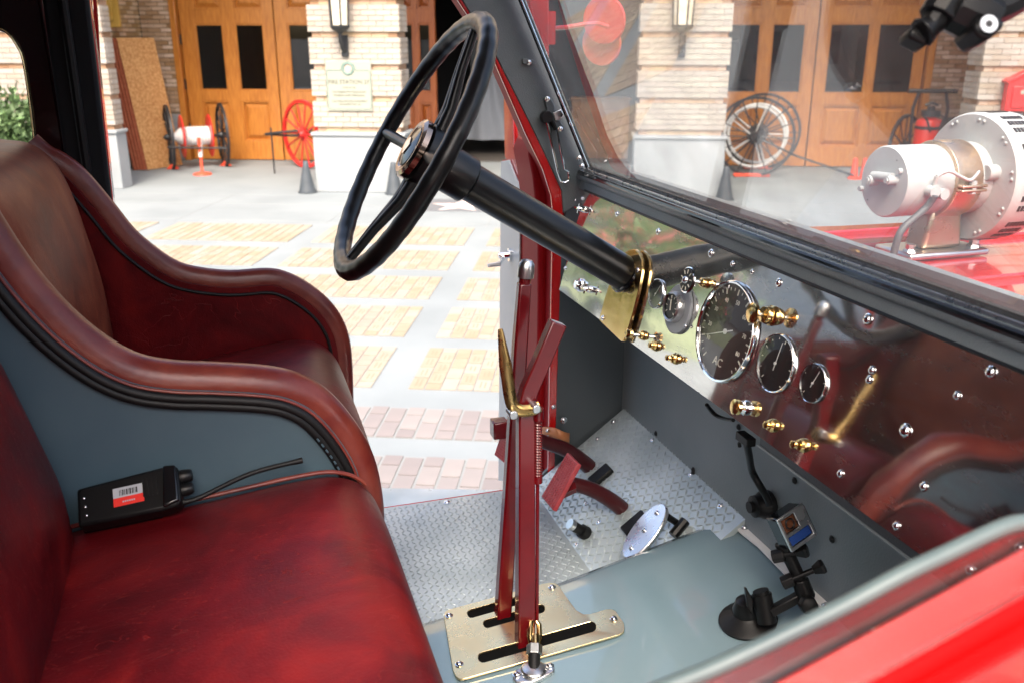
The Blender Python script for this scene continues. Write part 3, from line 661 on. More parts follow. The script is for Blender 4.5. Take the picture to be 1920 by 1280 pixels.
# ---- traffic cones
def cone_proto():
    th = thing('traffic_cone', 'x', 'cone', (0, 0, 0), 'grey cones on the forecourt')
    m = MB(); m.lathe((0, 0, .02), UZ, [(.125, 0), (.118, .03), (.045, .40), (.040, .44), (.03, .455)], 24, True, True); m.build('cone_body', 'cone_grey', th)
    m = MB(); m.lathe((0, 0, .004), UZ, [(.145, 0), (.145, .016), (.12, .022)], 24); m.build('base', 'cone_grey', th)
    return th
def copy_thing(root, loc, label):
    r = root.copy(); COL.objects.link(r); r.location = loc; r['label'] = label
    for ch in list(root.children):
        c = ch.copy(); COL.objects.link(c); c.parent = r
        for g_ in ch.children: d = g_.copy(); COL.objects.link(d); d.parent = c
    return r
cp = cone_proto(); cp.location = B(-4.36, 13.45, 0); cp['label'] = 'grey traffic cone at the left foot of the sign pillar'
copy_thing(cp, B(-3.02, 13.45, 0), 'grey traffic cone seen through the steering wheel by the sign pillar')
copy_thing(cp, B(.50, 13.45, 0), 'grey traffic cone half hidden by the windshield frame at the bare pillar')
copy_thing(cp, B(1.87, 13.40, 0), 'grey traffic cone seen whole through the windshield at the bare pillar')

# ---- stack of boards leaning in the left recess
st = thing('board_stack', 'stack of chipboard sheets with rust red edges leaning in the left recess', 'board stack', B(-8.0, 15.7, 0))
b0, b1 = onZ(277, 319, .01), onZ(345, 309, .01); bu = unit(b1-b0); bl = 0.78
back = unit(np.cross(UZ, bu)); back = back if np.dot(back, BN) > 0 else -back
tk = .045
for k in range(5):
    o = b0 + back*(k*tk*1.0) - bu*(k*.032)
    lean = back*.34 - BT*.02
    q = [o, o+bu*bl, o+bu*bl+lean+UZ*2.22, o+lean+UZ*2.22]
    m = MB(); m.cur = 1 if k else 0; m.prism(q, back*(tk-.006)); 
    for i, f in enumerate(m.f): m.m[i] = 1
    if k == 0: m.m[0] = 0; m.m[1] = 0
    m.build('sheet', ['osb', 'board_edge'], st, smooth=0)

# ---- spoked wheel helper
def spoked(mb, c, ax, r, rim, ns=12, hub=.07, hw=.14, rimw=.05, sr=.012):
    c = np.array(c); ax = unit(ax); u, w = perp(ax)
    mb.lathe(c-ax*rimw/2, ax, [(r-rim, 0), (r, 0), (r, rimw), (r-rim, rimw), (r-rim, 0)], 40, False, False)
    mb.lathe(c-ax*hw/2, ax, [(hub*.6, 0), (hub, hw*.25), (hub, hw*.75), (hub*.6, hw)], 14)
    for k in range(ns):
        a = 2*math.pi*k/ns; d = u*math.cos(a)+w*math.sin(a); mb.tube([c+d*hub*.8, c+d*(r-rim*.6)], sr, 6)
# ---- hose reel on two black wheels, left bay
h1 = B(-7.55, 15.75, .56); hax = unit(BT*.85+BN*.53)
rc = thing('hose_reel_cart', 'small hose reel with white drum between two black spoked wheels, left bay', 'hose cart', B(-7.2, 16, 0))
L = .92
for k, s in enumerate((0, 1)):
    m = MB(); spoked(m, h1+hax*L*s, hax, .56, .05, 14, .06, .16, .045); m.build('wheel', 'iron_black', rc)
    m = MB(); c = h1+hax*(.22 if s == 0 else L-.22); m.lathe(c-hax*.012, hax, [(.37, 0), (.38, .012), (.37, .024)], 32); m.build('drum_flange', 'cart_red', rc)
    cc = h1+hax*L*s; m = MB(); m.prism([B(0, 0, 0)+cc*[1, 1, 0]+BT*-.10+BN*-.05+UZ*.005, cc*[1, 1, 0]+BT*.10+BN*-.05+UZ*.005, cc*[1, 1, 0]+BT*.0+BN*-.05+UZ*.09], BN*.1); m.build('wheel_chock', 'orange_red', rc)
m = MB(); prof = [(.0, 0)]+[(.165+.010*math.cos(i*1.9), .23+i*.0155) for i in range(30)]+[(.0, .70)]; m.lathe(h1, hax, prof, 22); m.build('drum', 'canvas_white', rc, smooth=60)
m = MB(); m.cyl(h1-hax*.1, h1+hax*(L+.1), .022, n=10); m.build('axle', 'iron_black', rc)
pb = onZ(380, 328, 0); m = MB(); m.lathe(pb+UZ*.004, UZ, [(.16, 0), (.15, .02), (.03, .045), (.024, .06), (.024, .5), (.03, .52), (.03, .62)], 20); m.build('prop_stand', 'orange_red', rc)
m = MB(); m.cyl(pb+UZ*.3, pb+UZ*.62+BN*.05, .035, n=10); m.build('nozzle', 'canvas_white', rc)
m = MB(); dpt = pb+UZ*.46-BN*.04; m.cyl(dpt-BT*.55, dpt+BT*.50, .016, n=8); m.build('draw_bar', 'iron_black', rc)
# ---- red wheeled hose cart behind the sign pillar
rw = B(-5.22, 16.1, .60); wc = thing('hose_wagon', 'cart with large red spoked wheels half hidden behind the sign pillar', 'hose wagon', B(-5.3, 16.5, 0))
rax = unit(-BT*.60-BN*.80)
for s in (0, .70):
    m = MB(); spoked(m, rw-rax*s, rax, .60, .055, 14, .08, .18, .05, .016); m.build('wheel', 'cart_red', wc)
m = MB(); m.cyl(rw+rax*.1, rw-rax*.85, .03, n=10); m.build('axle', 'iron_black', wc)
m = MB(); s0 = onN(497, 252, 15.9); m.tube([s0, onN(530, 248, 16.1), rw+UZ*.06-rax*.2], .022, 8); m.tube([s0, onN(530, 254, 16.2), rw-UZ*.03], .022, 8); m.build('draw_bar', 'iron_black', wc)
m = MB(); g0 = onZ(515, 326, 0); m.cyl(g0, g0*[1, 1, 0]+UZ*.78, .014, n=8); m.build('prop_rod', 'iron_black', wc)
# ---- big wheeled reel, right bay
bw = B(2.62, 15.75, .66); bx_ = unit(BT*-.25-BN*.95)
big = thing('big_wheel_reel', 'tall black spoked wheels of a hose reel behind the windshield, right bay', 'hose reel', B(2.6, 15.8, 0))
for s in (0, 1.0):
    m = MB(); spoked(m, bw-bx_*s+BT*(.03 if s else 0), bx_, .66, .045, 16, .09, .2, .04, .011); m.build('wheel', 'iron_black', big)
    c = bw-bx_*s; m = MB(); m.box(B(0, 0, .03)+c*[1, 1, 0], (.6 if s == 0 else .5, .12, .05), bax); m.build('wheel_chock', 'orange_red', big, bevel=.01)
for s in (.22, .8):
    m = MB(); c = bw-bx_*s-BT*.03-UZ*.02; m.torus(c, bx_, .50, .026, 40, 8); m.cur = 1
    for k in range(5):
        a = 2*math.pi*k/5; u, w = perp(bx_); d = u*math.cos(a)+w*math.sin(a); m.tube([c, c+d*.5], .012, 6)
    m.build('reel_flange', ['canvas_white', 'canvas_white'], big)
m = MB(); m.cyl(bw+bx_*.12, bw-bx_*1.1, .05, n=12); m.build('axle', 'iron_black', big)
m = MB(); m.lathe(bw-bx_*.24, -bx_, [(.0, 0), (.16, 0), (.17, .12), (.16, .25), (.17, .4), (.16, .54), (0, .54)], 18); m.build('drum', 'iron_black', big)
m = MB(); m.tube([bw+UZ*-.05-bx_*.5, onN(1490, 292, 15.3), onN(1602, 330, 15.0)], .018, 8); m.build('draw_bar', 'iron_black', big)
# ---- two orange cylinders on the porch floor
ob = onZ(1600, 336, 0)
for k, (dx, lab) in enumerate(((0, 'orange red bollard cone left of its twin near the siren motor'), (.16, 'orange red bollard cone touching the siren motor outline'))):
    th = thing('marker_cone', lab, 'cone', ob+BT*dx, 'orange markers in the right bay')
    m = MB(); m.lathe(ob+BT*dx+UZ*.003, UZ, [(.10, 0), (.10, .02), (.065, .03), (.035, .34), (.0, .345)], 16); m.build('cone_body', 'orange_red', th)
# ---- wheeled extinguisher
ex = B(5.35, 15.6, 0); et = thing('wheeled_extinguisher', 'red tank extinguisher on two black spoked wheels beside the right doors', 'extinguisher cart', ex)
m = MB(); m.lathe(ex+UZ*.10, UZ, [(.18, 0), (.21, .03), (.21, .80), (.19, .87), (.08, .92), (.06, .93)], 28); tk_ = m.build('tank', 'tank_red', et)
m = MB(); m.lathe(ex+UZ*.83, UZ, [(.213, 0), (.217, .0), (.217, .05), (.213, .05)], 28, False, False)
m.cyl(ex+UZ*1.03, ex+UZ*1.12, .15, n=18); m.cyl(ex+UZ*1.12, ex+UZ*1.19, .06, n=10); m.tube([ex+UZ*1.20-BT*.10, ex+UZ*1.24, ex+UZ*1.20+BT*.10], .022, 6)
m.tube([ex+UZ*1.08+BT*.1, ex+UZ*1.02+BT*.19-BN*.1, ex+UZ*.86+BT*.1-BN*.21], .02, 6); m.tube([ex+UZ*1.02-BT*.1, ex+UZ*.98-BT*.1-BN*.19, ex+UZ*.80-BT*.04-BN*.22], .018, 6); m.build('valve_head', 'iron_black', et)
eax = unit(BT*.72-BN*.68)
for s in (-1, 1):
    m = MB(); spoked(m, ex+eax*.37*s+UZ*.52, eax, .52, .045, 12, .07, .15, .045, .013); m.build('wheel', 'iron_black', et)
m = MB(); m.cyl(ex-eax*.4+UZ*.52, ex+eax*.4+UZ*.52, .025, n=8); m.build('axle', 'iron_black', et)
m = MB()
for s in (-1, 1): m.tube([ex+BT*.25*s+UZ*.55+BN*.05, ex+BT*.27*s+UZ*1.15+BN*.05, ex+BT*.21*s+UZ*1.40+BN*.05], .026, 8)
m.cyl(ex-BT*.38+UZ*1.42+BN*.05, ex+BT*.38+UZ*1.42+BN*.05, .036, n=10); m.build('handle', 'iron_black', et)

# ---- planting left of the station (seen through the cab's side window and mirrored in the dashboard)
def leafy(name, label, cat, c, rad, n, mats, leaf=.09, group=None, flower=0, trunk=True):
    th = thing(name, label, cat, c*np.array([1, 1, 0]), group); rng = np.random.default_rng(int(abs(c[0]*97+c[1]*31))+n)
    m = MB()
    cl = rng.normal(size=(26, 3))*.5; cl = cl*rad
    for i in range(n):
        k = cl[rng.integers(26)]; p = c + k + rng.normal(size=3)*rad*.28
        if p[2] < .08: continue
        u = unit(rng.normal(size=3)); v = unit(np.cross(u, rng.normal(size=3))); s = leaf*rng.uniform(.6, 1.3)
        m.cur = (2 if flower and rng.random() < flower and p[2] > c[2]-rad[2]*.3 else int(rng.random() < .35))
        m.add([p-u*s, p+v*s*.42, p+u*s, p-v*s*.42], [(0, 1, 2, 3)])
    stuff(m.build('foliage', mats, th, smooth=0))
    if trunk:
        m = MB(); b0 = c*np.array([1, 1, 0])
        for k in range(6): m.tube([b0+rng.normal(size=3)*[.05, .05, 0], b0+UZ*c[2]*.5+rng.normal(size=3)*rad*.15, c+cl[k]], [.03, .022, .01], 6)
        m.build('stem', 'bark', th)
    return th
leafy('green_shrub', 'loose green shrub in front of the far left pillar, beyond the side window', 'shrub', onN(8, 238, 12.2), np.array([.55, .45, .38]), 2600, ['leaf_green', 'leaf_light'], .06)
leafy('flowering_bush', 'tall red flowering bush left of the station, mirrored in the dashboard', 'bush', np.array([-7.0, 15.5, 1.4]), np.array([1.5, 1.2, .8]), 5000, ['leaf_green', 'leaf_light', 'flower_red'], .10, flower=.16)
leafy('flowering_bush', 'red flowering bush further from the station wall, mirrored in the dashboard', 'bush', np.array([-9.6, 19.6, 1.4]), np.array([1.4, 1.2, .8]), 4200, ['leaf_green', 'leaf_light', 'flower_red'], .10, flower=.16)
lw = MB(); lw.box((-12, 20, .0), (10, 11, .06)); structure(lw.build('lawn', 'lawn_green', smooth=0))
# houses and trees across the street behind the camera: only mirrored
for k, (x, y, w, d, h) in enumerate(((-14, -22, 16, 9, 7), (9, -24, 18, 9, 9), (-34, 30, 14, 18, 8))):
    th = thing('street_building', ('long tan brick building across the street behind the truck', 'tall tan brick building across the street behind the truck', 'unseen pale building beyond the lawn, added to brighten the dashboard reflection')[k], 'building', (x, y, 0))
    m = MB(); m.box((x, y, h/2), (w, d, h)); m.build('wall', 'pier_stone' if k == 2 else 'facade_tan', th, smooth=0)  # the pale block is added as a bright reflection for the dash
    m = MB(); m.box((x, y, h+.1), (w+.6, d+.6, .25)); m.build('roof', 'plate_grey', th, smooth=0)
    for i in range(int(w/3)):
        for j in range(int(h/3)):
            m = MB(); m.box((x-w/2+1.5+i*3, y+d/2+.02, 1.7+j*3), (1.3, .08, 1.6)); m.build('window', 'pane_glass' if 0 else 'dial_black', th, smooth=0)
leafy('street_tree', 'leafy street tree across the road behind the truck', 'tree', np.array([-4.0, -14.0, 5.0]), np.array([2.4, 2.4, 2.0]), 5000, ['leaf_green', 'leaf_light'], .22)
# ================================================================== THE FIRE ENGINE (one thing, its parts as children)
eng = thing('fire_engine', 'vintage red fire engine cab with polished dashboard, red leather seats and open far door', 'fire engine', (0.2, 0.97, 0))
def P_(name, m, mb, parent=None, **k): return mb.build(name, m, eng if parent is None else parent, **k)
YF, YN = 1.615, .30                        # inner faces of the far and near cab sides
screw_mb = MB(); screw_mb.lathe((0, 0, 0), UZ, [(1.25, 0), (1.25, .12), (1, .2), (.92, .55), (.65, .85), (.3, 1.0), (.0, 1.02)], 12, False, False)
screw_me = screw_mb.mesh('screw', 'chrome'); dark_screw_me = screw_mb.mesh('screw', 'dark_trim')
def screw(p, n, r, parent, dark=False): return inst('screw', dark_screw_me if dark else screw_me, p, parent, arrow_rot(n), (r, r, r*.8))

# ---- floor, toe board, running board: tread plate with raised lozenges
fl = MB(); fl.box((.17, 1.40, 1.345), (.75, .43, .026)); floor = P_('floor_plate', 'tread_plate', fl)
toe = MB(); a = np.array([.545, 0, 1.358]); b = np.array([.760, 0, 1.5177])
toe.prism([a+DY*1.13, a+DY*1.612, b+DY*1.612, b+DY*1.13], -TN*.01); toeb = P_('toe_board', 'tread_plate', toe)
def lozenges(mb, org, u, v, n, U, V, step, ln, wd, ht):
    u = unit(u); v = unit(v); n = unit(n); i = 0
    for a_ in np.arange(step/2, U, step):
        j = 0
        for b_ in np.arange(step/2, V, step):
            d = unit(u+v) if (i+j) % 2 else unit(u-v); e = np.cross(n, d); c = org+u*a_+v*b_
            mb.add([c-d*ln/2, c-d*ln*.2-e*wd/2, c+d*ln*.2-e*wd/2, c+d*ln/2, c+d*ln*.2+e*wd/2, c-d*ln*.2+e*wd/2, c-d*ln*.26+n*ht, c+d*ln*.26+n*ht],
                   [(0, 1, 6), (1, 2, 7, 6), (2, 3, 7), (3, 4, 7), (4, 5, 6, 7), (5, 0, 6)])
            j += 1
        i += 1
tv = unit(b-a)
lz = MB(); lozenges(lz, a+DY*1.145, DY, tv, TN, .46, .262, .0125, .0135, .0044, .0024); stuff(P_('tread_pattern', 'tread_plate', lz, toeb, smooth=0))
lz = MB(); lozenges(lz, np.array([.10, 1.185, 1.3582]), (1, 0, 0), DY, UZ, .442, .425, .0115, .0110, .0034, .0012); stuff(P_('tread_pattern', 'tread_plate', lz, floor, smooth=0))
sill = MB(); sill.box((.17, 1.6185, 1.341), (.80, .004, .034)); P_('door_sill', 'red_paint', sill, bevel=.002)
o0, o1 = onZ(590, 912, .98), onZ(1010, 919, .98)
rb = MB(); rb.prism([(o0[0]-.3, 1.63, .98), o0-np.array([.3, 0, 0]), o0, o1, (.9, o1[1], .98), (.9, 1.63, .98)], (0, 0, -.03)); rbo = P_('running_board', 'tread_plate', rb)
lz = MB(); lozenges(lz, np.array([-.05, 1.64, .9803]), (1, 0, 0), DY, UZ, .7, max(.1, min(o0[1], o1[1])-1.68), .022, .024, .006, .002); stuff(P_('tread_pattern', 'tread_plate', lz, rbo, smooth=0))
for q in ((700, 918), (838, 941)): screw(onZ(*q, 1.359) if q[1] > 930 else onZ(*q, .98), UZ, .006, floor if q[1] > 930 else rbo)

# ---- transmission cover (smooth grey hump) with rounded shoulder
def hrow(y, dz=0, x0=-.35):
    xs = [x0, -.05, .1, .215, .33, .453, .57, .68, .748]; return [(x, y, zh(x)+dz) for x in xs]
hm = MB(); hm.sheet([hrow(.31), hrow(.6), hrow(.9), hrow(1.13), hrow(1.165, 0), hrow(1.183, -.006), hrow(1.192, -.018), hrow(1.195, -.05), hrow(1.195, -.12)])
hump = P_('transmission_cover', 'grey_paint', hm, smooth=60)
w = MB()
wp = [onH(*q, .0100) for q in ((1352, 962), (1366, 946), (1385, 958), (1440, 1003), (1500, 1062), (1570, 1124), (1566, 1136), (1545, 1140), (1510, 1112), (1420, 1020), (1392, 998))]
w.prism(wp, UZ*-.004); ws = P_('cover_strip', 'white_paint', w)  # aluminium strip; its bright sky reflection is put in as white
for q in ((1396, 988), (1549, 1135)): screw(onH(*q, .0103), UZ, .0055, ws)
# ---- cab shell: kick panel, firewall, cowl
kick = MB(); kick.prism([(.545, YF, 1.35), (.30, YF, 1.34), (.30, YF, 1.30), (.80, YF, 1.30), (.80, YF, 2.02), (.60, YF, 2.02), (.585, YF, 1.5)][0:1]+[(.597, YF, 1.40), (.59, YF, 1.786), (.625, YF, 1.99), (.80, YF, 1.99), (.80, YF, 1.36)], (0, .008, 0)); kick.v = [(x, y+.006, z) for x, y, z in kick.v]; kp = P_('kick_panel', 'kick_grey', kick)
fw_ = MB(); fw_.box((.756, .96, 1.72), (.014, 1.33, .56)); fwl = P_('firewall', 'firewall_grey', fw_)
for q in ((1160, 795), (1225, 825), (1300, 885), (1230, 812), (1385, 800), (1490, 900), (1560, 1010), (1300, 880)): 
    p = onX(*q, .748)
    if p[2] > 1.50: screw(p, (-1, 0, 0), .0045, fwl, True)
for q, r in (((1122, 785), .007), ((1150, 790), .006), ((1120, 822), .005), ((1222, 824), .005), ((1294, 889), .005), ((1351, 947), .006), ((1098, 943), .005), ((1122, 978), .005), ((1080, 1020), .005), ((1128, 899), .004)): screw(onT(*q, .001), TN, r*.8, toeb)
m = MB(); c = onT(1124, 790, .0); m.cyl(c, c+TN*.03, .009, .012, 12); P_('floor_fitting', 'dark_trim', m, toeb)
lip = MB(); lip.box((.612, .60, 1.775), (.012, .60, .024)); lip.box((.66, .60, 1.766), (.10, .60, .006)); lp_ = P_('under_dash_ledge', 'kick_grey', lip, bevel=.002); lip = MB(); lip.tube([(.605, .30, 1.7635), (.605, .90, 1.7635)], .0016, 6); P_('ledge_bead', 'firewall_grey', lip, lp_)
# ---- dashboard of polished sheet with a turned edge
dz = lambda y, s, off=0: DS + DN*off + DV*s + DY*(y-DS[1])
s1 = (1.9765-DS[2])/DV[2]; s0 = (1.786-DS[2])/DV[2]
db = MB(); db.prism([dz(1.570, s1), dz(1.590, s0), dz(.29, s0), dz(.29, s1)], -DN*.004); dash = P_('dashboard', 'dash_metal', db, smooth=0)
# ---- windshield sill: crinkle painted rail, rubber, bright strip
pr = [(.6335, 1.9775), (.6375, 1.9930), (.6330, 1.9950), (.6290, 1.9990), (.6285, 2.0060), (.6320, 2.0105), (.640, 2.0125), (.652, 2.0125), (.668, 2.0080), (.668, 1.9775)]
ra = MB(); ra.prism([(x, .26, z) for x, z in pr], (0, 1.345, 0)); rail = P_('windshield_sill', 'crinkle_grey', ra, smooth=50)
ru = MB(); ru.tube([(.6315, .27, 2.0085), (.6315, 1.597, 2.0085)], .0048, 10); P_('rubber_strip', 'black_gloss', ru, rail)
ru = MB(); ru.box((.6405, .93, 2.0145), (.004, 1.33, .004)); P_('bright_strip', 'alloy', ru, rail)
ru = MB(); ru.tube([(.6345, .28, 1.9783), (.6345, 1.575, 1.9783)], .0022, 6); P_('dash_bead', 'dark_trim', ru, rail)
ru = MB(); ru.box((.649, .93, 2.0165), (.007, 1.32, .009)); P_('glass_channel', 'black_rubber', ru, rail)
# ---- far windshield pillar and its mirror near side
pil_px = [(800, -120), (915, -120), (977, 0), (984, 28), (1105, 319), (1122, 337), (1110, 372), (1056, 400), (1053, 359), (1025, 297), (994, 233), (930, 106), (866, 0)]
PX = [onY(x, y, YF) for x, y in pil_px]
pm = MB(); pm.prism(PX, (0, .03, 0)); pil = P_('windshield_pillar', 'crinkle_grey', pm, bevel=.002)
pm = MB(); pm.prism([p*[1, 0, 1]+DY*.285 for p in PX], (0, -.03, 0)); P_('windshield_pillar', 'crinkle_grey', pm)
gl0, gl1 = onY(1105, 319, 1.592), onY(977, 0, 1.592); gd = unit(gl1-gl0)
ch = MB(); ch.tube([gl0-gd*.005-DY*.004, gl0+gd*.65-DY*.004], .0065, 8); P_('glass_channel', 'black_gloss', ch, pil)
ch = MB(); ch.tube([gl0-gd*.005-DY*.012+np.array([-.004, 0, 0]), gl0+gd*.65-DY*.012+np.array([-.004, 0, 0])], .0022, 6); P_('chrome_bead', 'chrome', ch, pil)
gm = MB(); gm.prism([gl0*[1, 0, 1]+DY*.29, gl0*[1, 0, 1]+DY*1.59, gl0*[1, 0, 1]+DY*1.59+gd*.64, gl0*[1, 0, 1]+DY*.29+gd*.64], unit(np.cross(gd, DY))*.005)
P_('windshield', 'windshield_glass', gm, smooth=0)
hd = MB(); t_ = gl0*[1, 0, 1]+gd*.66; hd.box(t_+DY*.95, (.05, 1.40, .06)); P_('windshield_header', 'crinkle_grey', hd, bevel=.005)
# pillar hardware: clip, hinge plate, stay links
yk = YF-.006
def Yp(x, y, off=0): return onY(x, y, YF-off)
h = MB(); h.prism([Yp(978, 110, .001), Yp(999, 112, .001), Yp(999, 122, .001), Yp(978, 120, .001)], (0, -.006, 0)); hh = P_('clip', 'crinkle_grey', h, pil, bevel=.001)
h = MB(); h.prism([Yp(1019, 183, .001), Yp(1028, 181, .001), Yp(1038, 196, .001), Yp(1040, 215, .001), Yp(1056, 238, .001), Yp(1052, 248, .001), Yp(1044, 246, .001), Yp(1036, 232, .001), Yp(1016, 228, .001), Yp(1014, 216, .001), Yp(1024, 206, .001)], (0, -.005, 0)); hp = P_('stay_plate', 'crinkle_grey', h, pil, bevel=.001)
h = MB(); c = Yp(1022, 219, .006); h.cyl(c, c-DY*.014, .011, n=16); P_('stay_pivot', 'dark_trim', h, pil, bevel=.001)
h = MB(); h.prism([Yp(1036, 212, .008), Yp(1051, 205, .008), Yp(1056, 216, .008), Yp(1048, 226, .008), Yp(1040, 226, .008)], (0, -.004, 0)); P_('stay_link', 'alloy', h, pil, bevel=.001)
h = MB(); lk = [Yp(1024, 222, .012), Yp(1046, 322, .012), Yp(1052, 340, .012), Yp(1059, 343, .012), Yp(1067, 338, .012), Yp(1066, 322, .012), Yp(1059, 318, .012), Yp(1042, 238, .012)]; h.tube(lk, .0022, 8); P_('stay_slide', 'chrome', h, pil)
h = MB(); h.cyl(Yp(1027, 210, .012), Yp(1042, 243, .012), .0045, n=8); P_('stay_grip', 'black_rubber', h, pil)
for q in ((1027, 186), (1049, 219), (1051, 242), (1086, 297), (1091, 312), (1106, 333), (1113, 331), (992, 117)): screw(Yp(*q, .006), (0, -1, 0), .0042, pil)
# ---- red door frame of the far side (its jamb reaches outwards)
jf = [(800, -120), (838, -40), (858, 0), (905, 72), (928, 118), (985, 250), (1018, 318), (1034, 368), (1037, 400), (1034, 560), (1028, 890), (1040, 890), (1050, 560), (1056, 402), (1053, 359), (1025, 297), (994, 233), (930, 106), (866, 0), (812, -120)]
fm = MB(); fm.prism([onY(x, y, YF+.001) for x, y in jf], (0, .008, 0)); jam = P_('door_frame', 'red_paint', fm, bevel=.002)
fm = MB(); fm.prism([onY(x+2, y, YF+.010) for x, y in jf], (0, .05, 0)); P_('door_jamb', 'red_satin', fm, jam)
hj = [(1002, 262), (1022, 318), (1036, 368), (1038, 400), (1034, 560), (1028, 900), (1006, 900), (1010, 560), (1010, 420), (1000, 330), (992, 290)]
fm = MB(); fm.prism([onY(x, y, YF+.052) for x, y in hj], (0, .11, 0)); P_('hinge_post', 'red_satin', fm, jam, bevel=.008)
screw(onY(1038, 762, YF), (0, -1, 0), .004, jam); screw(onY(1035, 655, YF), (0, -1, 0), .003, jam)
# outside: red pillar bead and round mirror on its arm
om = MB(); om.prism([onY(x, y, 1.70) for x, y in ((985, -120), (1030, -120), (1031, 128), (1022, 118), (1008, 60), (990, 20))], (0, .05, 0)); P_('outer_pillar', 'red_paint', om, bevel=.006)
mr = MB(); ym = 1.78
mr.tube([onY(1028, 54, 1.74), onY(1060, 52, ym), onY(1095, 46, ym), onY(1120, 44, ym), onY(1140, 50, ym)], .0045, 8); mr.box(onY(1031, 53, 1.735), (.016, .02, .06)); arm = P_('mirror_arm', 'red_paint', mr)
mc = onY(1133, 38, ym+.03); ma = unit(np.array([-.72, -.62, -.1]))
mr = MB(); mr.lathe(mc, ma, [(.0, -.03), (.022, -.026), (.042, -.012), (.048, 0), (.046, .004), (.0, .004)], 28); P_('mirror_head', 'red_paint', mr, arm)
mc2 = onY(1128, 82, ym+.06); mr = MB(); mr.lathe(mc2, ma, [(.0, -.03), (.022, -.026), (.040, -.012), (.045, 0), (.043, .004), (.0, .004)], 28); P_('mirror_head', 'orange_red', mr, arm)  # second disc models the mirror's double image in the windshield

# ---- far door, swung open
hg = np.array([.600, 1.77, 0]); E_ = onY(940, 480, 2.10); dd_ = unit((E_-hg)*[1, 1, 0]); dnr = np.cross(UZ, dd_); dnr = dnr if dnr[0] < 0 else -dnr
def onDoor(x, y, off=0): return hit(x, y, hg+dnr*off, dnr)
dm = MB(); dm.prism([onDoor(*q) for q in ((941, 300), (958, 298), (972, 332), (982, 350), (1012, 380), (1012, 900), (936, 900))], -dnr*.03); fdoor = P_('door', 'red_satin', dm, bevel=.004)
dm = MB(); dm.prism([onDoor(*q, .001) for q in ((942, 303), (957, 300), (970, 334), (978, 352), (974, 900), (937, 900))], dnr*.004); P_('inner_panel', 'door_white', dm, fdoor, bevel=.001)
dm = MB(); dm.prism([onDoor(*q) for q in ((944, 168), (956, 165), (962, 215), (964, 285), (975, 332), (968, 330), (946, 296))], -dnr*.02); P_('window_frame', 'red_paint', dm, fdoor, bevel=.003)
dm = MB(); dm.prism([onDoor(*q) for q in ((968, 205), (982, 235), (990, 300), (990, 345), (984, 350), (976, 318), (972, 280))], -dnr*.02); P_('vent_frame', 'red_paint', dm, fdoor, bevel=.003)
dm = MB(); c = onDoor(958, 478, .004); dm.cyl(c, c+dnr*.03, .009, .006, 14); dm.cyl(c, c+dnr*.006, .016, n=16); k0 = c+dnr*.026
dm.tube([k0, onDoor(945, 484, .03), onDoor(938, 494, .032)], .0035, 8); dm.cur = 1; kk = onDoor(937, 495, .034); dm.cyl(kk, kk+dnr*.03-DY*.01, .0055, .0045, 10); P_('window_crank', ['chrome', 'white_paint'], dm, fdoor)
# leather check strap
sm = MB(); sp_ = catmull([onY(1012, 812, 1.66), onY(1020, 810, 1.63), onY(1040, 812, 1.600), onY(1054, 818, 1.590), onY(1064, 822, 1.598), onY(1062, 822, 1.606)], 5)
sm.sheet([[p+UZ*.013 for p in sp_], [p-UZ*.013 for p in sp_]]); so = P_('check_strap', 'strap_leather', sm, smooth=60)
sd = so.modifiers.new('solid', 'SOLIDIFY'); sd.thickness = .004
for q in ((1027, 806), (1027, 818)): screw(onY(*q, 1.608), (0, -1, 0), .0035, so)
for q in ((1057, 787), (1057, 835)): screw(onY(*q, YF-.001), (0, -1, 0), .006, kp)

# ---- rear cab pillar of the far side, side window opening
def prismY(px, y, th): m_ = MB(); m_.prism([onY(a_, b_, y) for a_, b_ in px], (0, th, 0)); return m_
ap = [(-400, -220), (70, -220), (78, 0), (140, 380), (175, 620), (70, 620), (66, 300), (62, 262), (55, 200), (42, 115), (30, 86), (12, 64), (-10, 55), (-60, 50), (-400, 45)]
cp_ = P_('rear_pillar', 'maroon_trim', prismY(ap, 1.630, .04), bevel=.006)
P_('window_bead', 'bright_brass', (lambda m_: (m_.tube(catmull([onY(*q, 1.629) for q in ((-60, 48), (-8, 53), (14, 63), (31, 86), (43, 115), (56, 200), (63, 262), (67, 310))], 5), .0016, 6), m_)[1])(MB()), cp_)
P_('pillar_padding', 'cab_dark', prismY([(64, -200), (152, -200), (166, 0), (209, 375), (240, 640), (170, 640), (132, 380), (78, 0)], 1.612, .016), cp_, bevel=.006)
m = MB(); m.tube([onY(105, -120, 1.609), onY(117, 0, 1.609), onY(140, 160, 1.609), onY(166, 340, 1.609), onY(180, 450, 1.609)], .0075, 10); P_('weather_seal', 'black_rubber', m, cp_)
P_('door_edge', 'red_paint', prismY([(150, -200), (168, 0), (188, 150), (212, 375), (240, 640), (234, 640), (205, 375), (180, 150), (160, 0), (142, -200)], 1.640, .03), cp_, bevel=.002)
P_('door_edge', 'red_paint', prismY([(172, -100), (177, 100), (205, 375), (214, 375), (190, 160), (181, 0), (176, -100)], 1.690, .01), cp_)
m = MB(); m.box((-.47, .95, 2.0), (.03, 1.40, 1.3)); P_('cab_rear_wall', 'cab_dark', m)
m = MB(); m.box((-.02, .99, 2.70), (.98, 1.36, .05)); P_('cab_roof', 'headliner', m, bevel=.01)
m = MB(); m.box((-.37, .285, 2.03), (.24, .03, 1.32)); P_('unseen_near_pillar', 'cab_dark', m)  # out of view; sized to block light from the near rear
m = MB(); m.box((-.05, 1.0, 1.0), (.8, 1.2, .6)); m.box((1.5, .95, 1.1), (1.6, .9, .7)); P_('chassis', 'iron_black', m)
